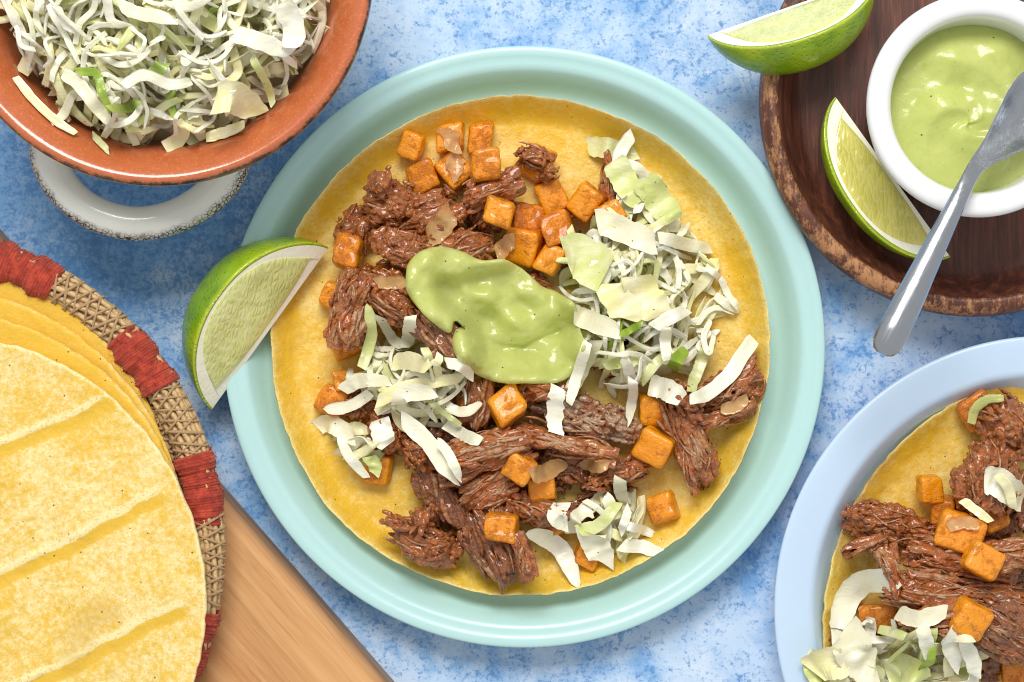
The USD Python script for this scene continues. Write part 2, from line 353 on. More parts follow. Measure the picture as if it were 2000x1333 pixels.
c = m.ramp(g1, (0.25, lin(44, 24, 20)), (0.5, lin(90, 50, 38)), (0.72, lin(134, 80, 58)))
c = m.mix(m.step(g2, 0.54, 0.72, 0, 0.75), c, lin(36, 20, 16))
c = m.mix(m.step(m.noise(30, 3, 0.6, m.co((1, 0.25, 1))), 0.52, 0.7, 0, 0.5), c, lin(110, 62, 48))
wr = m.attr('wear'); wn = m.math('add', m.math('multiply', m.noise(700, 5, 0.8, m.co((1, 0.35, 1))), 1.3), m.math('multiply', m.noise(110, 4, 0.65, iso), 1.0))
c = m.mix(m.step(m.math('add', wr, wn), 2.06, 2.34), c, m.mix(m.noise(260, 4, 0.7, w), lin(204, 152, 104), lin(146, 96, 62)))
m.done('walnut', base_color=c, roughness=0.42, specular_ior_level=0.45, normal=m.bump(g2, 0.0002, 0.7))

# straw, twine, yarn, steel
m = Mat(); w = m.co()
c = m.mix(m.rand(), lin(214, 182, 132), lin(190, 154, 104)); c = m.mix(m.step(m.noise(900, 3, 0.6, w), 0.45, 0.7, 0, 0.6), c, lin(128, 98, 62))
m.done('straw', base_color=c, roughness=0.6, normal=m.bump(m.noise(1800, 3, 0.6, w), 0.0002, 0.6))
m = Mat(); w = m.co()
m.done('twine', base_color=m.mix(m.noise(700, 3, 0.7, w), lin(200, 166, 122), lin(150, 116, 78)), roughness=0.85, sheen_weight=0.2, normal=m.bump(m.noise(2500, 3, 0.7, w), 0.0002, 0.8))
m = Mat(); w = m.co()
m.done('red_yarn', base_color=m.mix(m.step(m.noise(330, 4, 0.7, w), 0.35, 0.7), lin(150, 44, 28), lin(198, 72, 48)), roughness=0.8, sheen_weight=0.35, sheen_tint=(1, 0.5, 0.4), normal=m.bump(m.noise(2600, 3, 0.7, w), 0.0003, 0.9))
m = Mat(); w = m.co((0.04, 1, 1))
m.done('steel', base_color=lin(176, 181, 188), metallic=1.0, roughness=m.step(m.noise(1600, 3, 0.6, w), 0.3, 0.7, 0.17, 0.30), normal=m.bump(m.noise(2600, 3, 0.7, w), 0.00002, 0.5))

# ------------------------------------------------------------------ the setting: table surface
tv = np.array([[-1.2, -1.2, 0], [1.2, -1.2, 0], [1.2, 1.2, 0], [-1.2, 1.2, 0]], float)
tag(obj('tabletop', (tv, np.array([[0, 1, 2], [0, 2, 3]])), 'blue_board', smooth=False), 'mottled blue and white painted backdrop board under the dishes', 'tabletop', kind='structure')

# ------------------------------------------------------------------ plates
def dish(name, label, cat, px, py, z_rim, profile_mm, mat, n=320, extra=None):
    c = P(px, py, z_rim); c[2] = 0
    prof = rounded(np.array(profile_mm) * 1e-3, 3)
    v, f = lathe(prof, n)
    at = None
    if extra: at = {k: np.tile(np.array([fn(r * 1e3, z * 1e3) for r, z in prof]), n) for k, fn in extra.items()}
    o = obj(name, (v, f), mat, None, True, c, 0, at); tag(o, label, cat)
    splat(v + c, f)
    return c
kR = pscale(0.013) * 1e3
def plate_profile(ro, ri, rf, zf=4.2, zr=13.5):
    return [(0, zf), (rf * 0.5, zf), (rf - 3, zf), (rf + 1.0, zf + 1.2), (ri - 0.8, zr - 1.6), (ri + 0.8, zr - 0.3), (ri + 3.0, zr - 0.1), (ro - 2.2, zr + 0.5), (ro - 0.2, zr + 0.3), (ro, zr - 0.9), (ro - 1.0, zr - 1.9),
            (ri + 1.2, zr - 2.7), (rf + 3.0, 1.6), (rf - 2, 0.4), (rf * 0.9, 0.0), (rf * 0.8, 1.2), (0, 1.2)]
cT = dish('teal_plate', 'round pale teal plate with raised rim under the large open taco', 'plate', 1024, 678, 0.0135, plate_profile(588 * kR, 542 * kR, 535 * kR - 5), 'teal_melamine')
cB = dish('light_blue_plate', 'light blue plate with wide smooth rim cut by the right edge', 'plate', 2045, 1189, 0.0135, plate_profile(533 * kR, 455 * kR, 455 * kR - 6), 'sky_melamine')

# ------------------------------------------------------------------ tortillas
def tortilla(c, R, seed, nr=150, na=420, th=1.9e-3, curl=4e-3, curl_w=9e-3, wob=0.012, dome=0.0, ridges=None, blis=0.6e-3, jag=1.0, ring=False):
    a = np.linspace(0, 2 * np.pi, na, endpoint=False); g = rng('tort', seed)
    rr = R * (1 + wob * (fbm(np.c_[np.cos(a) * 1.3 + seed, np.sin(a) * 1.3, a * 0], 3, seed) - 0.5) * 2)
    rr = rr + jag * 0.9e-3 * (fbm(np.c_[np.cos(a) * 26, np.sin(a) * 26, a * 0 + 3], 3, seed + 1) - 0.5)
    u = np.linspace(0, 1, nr) ** 0.85
    X = c[0] + u[:, None] * rr * np.cos(a); Y = c[1] + u[:, None] * rr * np.sin(a)
    d = (1 - u)[:, None] * rr                                        # distance to the edge
    p = np.stack([X, Y, 0 * X], -1)
    curlv = curl * (0.45 + 1.1 * fbm(np.c_[np.cos(a) * 1.2 + 7, np.sin(a) * 1.2, a * 0], 2, seed + 5))
    Z = curlv * np.clip(1 - d / curl_w, 0, 1) ** 2
    Z = Z + blis * 2.4 * (fbm(p * 85, 3, seed + 2) - 0.5) + blis * 3.0 * np.clip(noise(p * 60 + 9, seed + 3) - 0.62, 0, 1) + 0.25e-3 * (fbm(p * 480, 2, seed + 4) - 0.5)
    Z = Z + dome * (noise(p * 22, seed + 8) - 0.5)
    tint = np.clip(0.55 * (noise(p * 45, seed + 6) - 0.45) * 2, 0, 1) * 0.4
    if ring:
        tint = tint + 0.3 * np.exp(-((d - 4.5e-3) / 2.6e-3) ** 2) * np.clip(noise(p * 30, seed + 9) + 0.15, 0, 1)
    tint = tint - 0.45 * np.clip(1 - d / 1.1e-3, 0, 1)
    if ridges:
        for (x0, y0), (x1, y1), s0, s1, hgt in ridges:
            A = np.array([x0, y0]); D = np.array([x1 - x0, y1 - y0]); L = np.hypot(*D); D = D / L; N = np.array([D[1], -D[0]])
            s = (X - A[0]) * D[0] + (Y - A[1]) * D[1]; t = (X - A[0]) * N[0] + (Y - A[1]) * N[1]
            t = t + 1.4e-3 * (noise(np.stack([s * 160, 0 * s, 0 * s + seed], -1), 3) - 0.5)
            on = np.clip((s - s0 * L) / 4e-3, 0, 1) * np.clip((s1 * L - s) / 4e-3, 0, 1)
            lump = np.clip(2.2 * noise(np.stack([s * 240, 0 * s, 0 * s + seed], -1), 5) - 0.35, 0.12, 1.3)
            Z = Z + on * hgt * lump * np.exp(-(t / 0.8e-3) ** 2) - on * 0.35e-3 * np.exp(-((t - 3.6e-3) / 2.4e-3) ** 2)
            tint = tint + on * (-0.7 * np.exp(-(t / 1.0e-3) ** 2) + 0.62 * np.exp(-(np.abs(t - 2.5e-3) / 1.6e-3) ** 4))
    e = np.clip(1 - d / 1.0e-3, 0, 1)
    top = c[2] + th + Z - 0.45e-3 * e ** 2; bot = c[2] + Z * np.where(d < curl_w, 1, 1) * 1.0 * (Z > 0) * np.clip(1 - d / curl_w, 0, 1) ** 0 * 0 + c[2] * 0 + np.minimum(curlv * np.clip(1 - d / curl_w, 0, 1) ** 2, 1) + 0.45e-3 * e ** 2
    n = nr * na
    v = np.vstack([np.stack([X, Y, top], -1).reshape(-1, 3), np.stack([X, Y, bot], -1).reshape(-1, 3)])
    f = quads(nr, na, closed_v=True); fb = quads(nr, na, closed_v=True, off=n)[:, ::-1]
    i = np.arange(na); j = (i + 1) % na; o = (nr - 1) * na
    side = np.vstack([np.c_[o + i, o + n + i, o + n + j], np.c_[o + i, o + n + j, o + j]])
    return (v, np.vstack([f, fb, side])), np.r_[tint.ravel(), tint.ravel()]
def put_tortilla(label, mesh, tint, mat):
    splat(mesh[0][:len(mesh[0]) // 2], None)
    return single('tortilla', mesh, mat, label, 'tortilla', attr={'tint': tint})
zt = 0.0045
c1 = P(1014, 673, zt + 0.005); c1[2] = zt
kt = pscale(zt + 0.006)
me, ti = tortilla(c1, 486 * kt, 11, 190, 520, curl=7.5e-3, curl_w=8e-3, ring=True, wob=0.016, dome=1.2e-3)
put_tortilla('yellow corn tortilla with curled rim lying on the teal plate', me, ti, 'tortilla_taco')
c2 = P(2112, 1228, zt + 0.005); c2[2] = zt
me, ti = tortilla(c2, 506 * kt, 27, 190, 520, curl=5.0e-3, curl_w=9e-3, ring=True, wob=0.012, dome=3.5e-3, blis=0.9e-3)
put_tortilla('yellow corn tortilla on the light blue plate at the right edge', me, ti, 'tortilla_taco')

# ------------------------------------------------------------------ wooden board, basket, stacked tortillas
zb = 0.016
A = P(0, 466, zb); B = P(755, 1333, zb); e = (B - A)[:2] / np.linalg.norm((B - A)[:2]); nrm = np.array([-e[1], e[0]]);
if nrm[0] > 0: nrm = -nrm                                            # towards the lower left
prof = rounded(np.array([(0.0, 0.002), (0.0, 0.010), (0.0005, 0.0135), (0.0045, zb - 0.0002), (0.006, zb), (0.25, zb), (0.26, zb), (0.262, 0.012), (0.262, 0.001), (0.26, 0.0), (0.003, 0.0), (0.0, 0.002)]), 3)
ss = np.linspace(-0.10, 0.30, 60)
bv = np.stack([np.broadcast_to(ss[:, None], (60, len(prof))), -np.broadcast_to(prof[:, 0], (60, len(prof))), np.broadcast_to(prof[:, 1], (60, len(prof)))], -1).reshape(-1, 3)
bf = quads(60, len(prof))
rz = math.atan2(e[1], e[0])
yl = np.array([-math.sin(rz), math.cos(rz)])
if np.dot(yl, nrm) > 0: bv[:, 1] *= -1; bf = bf[:, ::-1]
edge = np.tile(np.clip(1 - (prof[:, 0] - 0.0006) / 0.0022, 0, 1) * (prof[:, 0] < 0.2), 60)
o = obj('cutting_board', (bv, bf[:, ::-1]), 'board_wood', None, 30 and True, (A[0], A[1], 0), rz, {'edge': edge})
tag(o, 'light brown wooden cutting board under the straw basket', 'cutting board')
wv = np.c_[A[0] + math.cos(rz) * bv[:, 0] - math.sin(rz) * bv[:, 1], A[1] + math.sin(rz) * bv[:, 0] + math.cos(rz) * bv[:, 1], bv[:, 2]]
gi, gj = np.meshgrid(np.arange(hm.shape[0]), np.arange(hm.shape[1]), indexing='ij'); GX, GY = HX0 + gi * HR, HY0 + gj * HR
hm = np.where((GX - A[0]) * nrm[0] + (GY - A[1]) * nrm[1] > 0, np.maximum(hm, zb), hm)

zc = 0.0265                                                           # centre of the rim coil
kb = pscale(zc); cb = P(-187, 1071, zc); rc = 4.5e-3; Rc = 624 * kb - rc
basket = thing('straw_basket', 'round coiled straw basket with red yarn wrapped rim under stacked tortillas', 'basket', (cb[0], cb[1], zb))
def ring_pts(a, Rm, z): return np.c_[Rm * np.cos(a), Rm * np.sin(a), z + 0 * a]
deg = np.radians; reds = ((60.2, 84), (32.0, 44.6), (4.6, 18.0), (-34, -11.6))
coils = [(Rc, zc - zb), (Rc - 7.2e-3, zc - zb - 4.2e-3), (Rc - 14.0e-3, zc - zb - 6.0e-3), (Rc - 20.6e-3, 0.0039)]
for k, (Rm, z) in enumerate(coils):
    a0 = np.linspace(deg(-60), deg(130), 500)
    lst = []
    obj('coil_core', tube(ring_pts(np.linspace(0, 2 * np.pi, 161), Rm, z), rc * 0.8, 8), 'straw', basket)
    if k > 1: continue
    for s in range(13):                                               # twisted straws
        g = rng('straw', k, s); ph = s / 13 * 2 * np.pi + 0.5 * np.sin(a0 * 9 + s) * 0.3; tw = ph + a0 * Rm / (rc * 6.5)
        rad = rc * (0.88 + 0.10 * np.sin(a0 * 31 + 2 * s) * 0.6)
        p = np.c_[(Rm + rad * np.cos(tw)) * np.cos(a0), (Rm + rad * np.cos(tw)) * np.sin(a0), z + rad * np.sin(tw)]
        lst.append(tube(p, 0.95e-3 * (0.9 + 0.15 * g.standard_normal(len(a0)).cumsum() * 0.0), 5))
    obj('straw_coil', cat_meshes(lst), 'straw', basket)
    tw_l = []
    nst = int(deg(190) * Rm / 3.4e-3)
    for s in range(nst):                                              # twine stitches in V shapes
        g = rng('st', k, s); ac = deg(-60) + deg(190) * (s + 0.3 * g.random()) / nst; dl = 2.3e-3 / Rm
        if k == 0 and any(deg(r0) < ac < deg(r1) for r0, r1 in reds): continue
        for sg in (-1, 1):
            t = np.linspace(-0.25 * np.pi, 1.2 * np.pi, 14); aa = ac + sg * dl * np.cos(t) + g.normal(0, 0.12) * dl
            rad = rc * 1.09 + 0.12e-3 * np.sin(7 * t)
            p = np.c_[(Rm + rad * np.cos(t)) * np.cos(aa), (Rm + rad * np.cos(t)) * np.sin(aa), z + rad * np.sin(t)]
            tw_l.append(tube(p, 0.36e-3 * (0.8 + 0.5 * g.random()), 5))
    obj('twine_stitching', cat_meshes(tw_l), 'twine', basket, kind='stuff')
for a0, a1 in reds:   # red yarn wraps
    lst, fz = [], []; nt = int(deg(a1 - a0) * Rc / 0.75e-3); g = rng('red', a0)
    for s in range(nt):
        t = np.linspace(0, 2 * np.pi, 21); ac = deg(a0) + deg(a1 - a0) * (s + 0.5) / nt
        aa = ac + (t / (2 * np.pi) - 0.5) * 0.75e-3 / Rc * 1.5 + g.normal(0, 0.0007)
        lump = 1.12 + 0.10 * math.sin(ac * 47) + 0.05 * math.sin(ac * 113 + 1) + g.normal(0, 0.02)
        rad = rc * (lump + 0.03 * np.sin(3 * t + s)); sh = 0.35e-3
        p = np.c_[(Rc - sh + rad * np.cos(t)) * np.cos(aa), (Rc - sh + rad * np.cos(t)) * np.sin(aa), coils[0][1] + rad * np.sin(t)]
        lst.append(tube(p, 0.62e-3 * (0.85 + 0.4 * g.random()), 6))
        for q in range(9):
            tt = g.uniform(-0.3, math.pi + 0.3); r0 = rc * lump + 0.35e-3; a_ = ac + g.normal(0, 0.002)
            dirv = np.array([math.cos(tt) * math.cos(a_), math.cos(tt) * math.sin(a_), math.sin(tt)]); q0 = np.array([(Rc - sh) * math.cos(a_), (Rc - sh) * math.sin(a_), coils[0][1]]) + r0 * dirv
            w = g.normal(0, 1, 3); w -= w.dot(dirv) * dirv; w /= np.linalg.norm(w); L = g.uniform(0.6e-3, 1.9e-3)
            fz.append(tube(np.array([q0, q0 + 0.35 * L * dirv * 0.7 + 0.4 * L * w, q0 + 0.5 * L * dirv + L * w]), 0.055e-3, 3))
    rw = obj('red_yarn_wrap', cat_meshes(lst), 'red_yarn', basket)
    obj('yarn_fuzz', cat_meshes(fz), 'red_yarn', rw, kind='stuff')
bp = lathe(rounded([(0, 0.0), (Rc - 24e-3, 0.0), (Rc - 22e-3, 0.002), (Rc - 24e-3, 0.0045), (0, 0.0045)], 2), 96)
obj('base', bp, 'straw', basket)
st = [(-165, 1005, 505, 31, 'lowest tortilla of the stack in the straw basket, its edge furthest up'),
      (-135, 1065, 500, 32, 'second tortilla from the bottom of the stack in the straw basket'),
      (-125, 1108, 501, 33, 'tortilla just under the top one of the stack in the straw basket'),
      (-107, 1170, 512, 34, 'top tortilla of the basket stack, pale with three raised diagonal creases')]
z0 = 0.0262
for k, (x, y, Rp, sd, lab) in enumerate(st):
    z = z0 + k * 0.0026; zz = z + 0.002; c = P(x, y, zz); c[2] = z; kk = pscale(zz)
    rid = None
    if k == 3:
        q = lambda a, b: (tuple(P(*a, zz)[:2]), tuple(P(*b, zz)[:2]))
        rid = [(*q((0, 866), (222, 766)), -0.6, 0.98, 0.42e-3), (*q((0, 1118), (318, 955)), -0.5, 1.0, 0.4e-3), (*q((0, 1352), (384, 1160)), -0.4, 0.95, 0.42e-3)]
    me, ti = tortilla(c, Rp * kk, sd, 200 if k == 3 else 90, 520, th=1.9e-3, curl=0.7e-3, curl_w=10e-3, wob=0.010, dome=0.5e-3 if k < 3 else 0.8e-3, ridges=rid, blis=0.45e-3, jag=1.0)
    if k < 3: ti = ti + 0.45
    put_tortilla(lab, me, ti, 'tortilla_stack')

# ------------------------------------------------------------------ terracotta bowl of slaw
zr = 0.055
cw = P(305, -61, zr); cw[2] = 0
bowl = thing('terracotta_bowl', 'terracotta bowl with cream glazed outside and loop handle holding cabbage slaw', 'bowl', cw)
bprof = rounded(np.array([(0, 6), (28, 6), (38, 14), (44, 30), (46.3, 41), (47.2, 44.2), (48.4, 47), (50.4, 50), (53, 52.6), (55.6, 54.3), (57.3, 54.5), (58.5, 53.2), (58.7, 51.4), (58.0, 50.0)]) * 1e-3, 3)
oprof = rounded(np.array([(58.0, 50.0), (57.4, 48.6), (55.6, 47.6), (53.8, 45), (51.5, 36), (46, 20), (38, 6), (34, 0.5), (28, 0), (0, 0)]) * 1e-3, 3)
v, f = lathe(bprof, 360)
edg = np.clip((bprof[:, 0] * 1e3 - 55.2) / 3.0, 0, 1) * 0.74
obj('inside', (v, f), 'terracotta', bowl, attr={'edge': np.tile(edg, 360)}); splat(v + cw, f)
v, f = lathe(oprof, 360)
obj('outside', (v, f), 'cream_crackle', bowl, attr={'edge': np.tile(np.clip((oprof[:, 0] * 1e3 - 56.6) / 1.4, 0, 1), 360)})
hz = 0.032
hp = np.array([P(x, y, hz)[:2] for x, y in ((118, 250), (97, 305), (122, 366), (178, 414), (258, 437), (338, 424), (408, 383), (448, 330), (452, 270))])
hp = np.c_[spline(hp, 90), 0.0 + np.zeros(90)]; u = np.linspace(-1, 1, 90); hp[:, 2] = hz + 0.004 * (np.abs(u) ** 3) - 0.001
v, f = tube(hp, 4.9e-3 * (1 + 0.35 * np.abs(u) ** 4), 28, (1.0, 0.82))
ang = np.linspace(0, 2 * np.pi, 28, endpoint=False)
tt = np.gradient(hp[:, :2], axis=0); sgn = np.sign(np.cross(np.c_[tt, 0 * u], [0, 0, 1.0])[:, :2] @ (hp[45, :2] - cw[:2]))[45]
ed = np.clip((sgn * np.cos(ang) + 0.05) / 1.05, 0, 1)
ed = np.broadcast_to(ed, (90, 28)).ravel(); ed = np.r_[ed, 0, 0]
obj('handle', (v - cw, f), 'cream_crackle', bowl, attr={'edge': ed * 0.95})

# ------------------------------------------------------------------ walnut plate, ramekin, spoon
zw = 0.022; kw_ = pscale(zw) * 1e3
Rw = 424 * kw_
wear = lambda r, z: float(np.clip(2.2 - abs(r - (Rw - 2.9)) / 1.9, 0, 1)) * (1 if z > 13 else 0.2)
cW = dish('wooden_plate', 'dark walnut plate with worn pale rim under the white ramekin', 'plate', 1908, 196, zw,
          [(0, 9.5), (30, 9.5), (Rw - 15, 9.6), (Rw - 11, 11), (Rw - 7.5, 17), (Rw - 5.6, 21), (Rw - 4.6, 22), (Rw - 2.0, 21.6), (Rw - 0.4, 19.6), (Rw, 16), (Rw - 3, 10), (Rw - 10, 3), (Rw - 18, 0.4), (Rw - 22, 0), (0, 0)], 'walnut', extra={'wear': wear})
zm = 0.050; km = pscale(zm) * 1e3; Rm_ = 221 * km; Ri = 174 * km
cm = P(1915, 204, zm); cm[2] = 0.0096
v, f = lathe(rounded(np.array([(0, 5), (Ri - 6, 5), (Ri - 3, 8), (Ri - 1.4, 20), (Ri - 0.8, 33), (Ri - 0.3, 38.2), (Ri + 1.2, 40.0), (Rm_ - 1.8, 40.3), (Rm_ - 0.2, 39.2), (Rm_, 37), (Rm_ - 1.2, 35), (Rm_ - 2.2, 30), (Rm_ - 4, 12), (Rm_ - 6.5, 1), (Rm_ - 9, 0), (0, 0)]) * 1e-3, 3), 300)
tag(obj('ramekin', (v, f), 'white_porcelain', None, True, cm), 'white porcelain ramekin filled with green crema on the walnut plate', 'ramekin'); splat(v + cm, f)
# spoon: loft of cross-sections along a straight axis, bowl end low
ax0 = np.array([1722, 692.0]); ax1 = np.array([2027, 75.0]); L2 = np.linalg.norm(ax1 - ax0); dr = (ax1 - ax0) / L2; pr = np.array([-dr[1], dr[0]])
stn = np.array([0.0, 0.012, 0.03, 0.08, 0.2, 0.35, 0.50, 0.565, 0.61, 0.65, 0.70, 0.77, 0.84, 0.90, 0.95, 0.985, 1.0])
wid = np.array([15, 24.5, 29.5, 31.5, 28.5, 23, 17.5, 15, 15.5, 20, 30, 46, 58, 62, 52, 32, 8.0])
zed = np.array([60, 60.4, 60.6, 60.6, 59.5, 57.8, 55.6, 54.1, 51.8, 49.0, 46.6, 44.2, 42.9, 42.4, 42.4, 42.8, 43.0]) * 1e-3
dep = np.array([-.6, -1.2, -1.7, -2.0, -1.8, -1.4, -.9, -.2, .1, .9, 2.2, 4.0, 5.0, 4.4, 3.0, 1.4, 0.2]) * 1e-3
sN = np.linspace(0, 1, 130) ** 1.0
wN, zN, dN = (ndimage.gaussian_filter1d(np.interp(sN, stn, q), 1.6, mode='nearest') for q in (wid, zed, dep))
wN[0] = 11; tN = np.linspace(-1, 1, 25)
axis = spline(np.array([(1722, 692), (1768, 601), (1832, 470), (1880, 374), (1909, 323), (1955, 279), (2006, 224), (2076, 134)], float), 400)
al = np.r_[0, np.cumsum(np.linalg.norm(np.diff(axis, axis=0), axis=1))]; al /= al[-1]
axp = np.c_[np.interp(sN, al, axis[:, 0]), np.interp(sN, al, axis[:, 1])]; atg = np.gradient(axp, axis=0); atg /= np.linalg.norm(atg, axis=1, keepdims=True)
top, bot = [], []
for s, w_, z_, d_, ap, tg_ in zip(sN, wN, zN, dN, axp, atg):
    rowt, rowb = [], []
    for t in tN:
        px, py = ap + np.array([-tg_[1], tg_[0]]) * w_ * t
        zz = z_ - d_ * (1 - t * t); q = P(px, py, z_); thk = 0.75e-3 * (0.35 + 0.65 * math.sqrt(max(0, 1 - abs(t) ** 6)))
        rowt.append((q[0], q[1], zz + thk)); rowb.append((q[0], q[1], zz - thk))
    top.append(rowt); bot.append(rowb)
tp, bt = np.array(top).reshape(-1, 3), np.array(bot).reshape(-1, 3); n = len(tp); ns, ntt = 130, 25
loop = np.r_[np.arange(ntt), np.arange(1, ns) * ntt + ntt - 1, (ns - 1) * ntt + np.arange(ntt - 2, -1, -1), np.arange(ns - 2, 0, -1) * ntt]
l2 = np.roll(loop, -1)
sf = np.vstack([quads(ns, ntt), quads(ns, ntt, off=n)[:, ::-1], np.c_[loop, loop + n, l2 + n], np.c_[loop, l2 + n, l2]])
sv = np.vstack([tp, bt])
rzs = math.atan2(-dr[1], dr[0]); base = P(*ax0, 0.06); cs, sn = math.cos(-rzs), math.sin(-rzs)
lv = sv - base; lv = np.c_[cs * lv[:, 0] - sn * lv[:, 1], sn * lv[:, 0] + cs * lv[:, 1], lv[:, 2]]
fx = trimesh.Trimesh(lv, sf, process=False)
if fx.volume < 0: sf = sf[:, ::-1]
tag(obj('spoon', (lv, sf), 'steel', None, 50, base, rzs), 'worn stainless steel spoon resting in the ramekin of green crema', 'spoon')
# crema inside the ramekin, pushed down under the spoon and folded over its left edge
nr, na = 150, 300; a = np.linspace(0, 2 * np.pi, na, endpoint=False); r = np.linspace(0, 1, nr)[:, None] * (Ri - 1.0) * 1e-3
X = r * np.cos(a); Y = r * np.sin(a); p3 = np.stack([X, Y, 0 * X], -1); Rin = (Ri - 1.0) * 1e-3
th = np.arctan2(Y, X); rr_ = np.hypot(X, Y); fade = np.clip(1.12 - rr_ / Rin, 0, 1)
wp = p3 + 3e-3 * np.stack([noise(p3 * 90, 1), noise(p3 * 90, 2), 0 * X], -1)
sw = np.sin(2.0 * np.arctan2(wp[..., 1] + 3e-3, wp[..., 0]) - 420 * np.hypot(wp[..., 0], wp[..., 1] + 3e-3) + 0.6)
Z = 0.0375 + 3.2e-3 * (1 - (rr_ / Rin) ** 2) + 1.1e-3 * np.tanh(1.6 * sw) * fade * np.clip(rr_ / (0.3 * Rin), 0, 1) + 4.2e-3 * (fbm(p3 * 95, 3, 4) - 0.5) * fade
for (qx, qy, am, sg) in ((1962, 225, 3.4, 4.5), (1860, 115, 2.2, 6), (1960, 90, 1.8, 5), (1850, 215, 1.8, 5), (1880, 165, -1.4, 4)):
    pl = P(qx, qy, 0.045)[:2] - cm[:2]; Z = Z + am * 1e-3 * np.exp(-((X - pl[0]) ** 2 + (Y - pl[1]) ** 2) / (sg * 1e-3) ** 2)
from scipy.spatial import cKDTree
T2 = np.tile(tN, ns); dd, ix = cKDTree(bt[:, :2]).query(np.c_[X.ravel() + cm[0], Y.ravel() + cm[1]])
under = (dd < 0.9e-3) & (T2[ix] > -0.97); Zf = Z.ravel().copy(); Zf[under] = np.minimum(Zf[under], bt[ix[under], 2] - 0.4e-3); Zg = Zf.reshape(Z.shape)
Z = np.where(under.reshape(Z.shape), Zg, Z)
v = np.stack([X, Y, Z], -1).reshape(-1, 3) + [cm[0], cm[1], 0]
single('crema', (v, quads(nr, na, closed_v=True)), 'avocado_crema', 'pale green avocado crema filling the white ramekin', 'sauce')

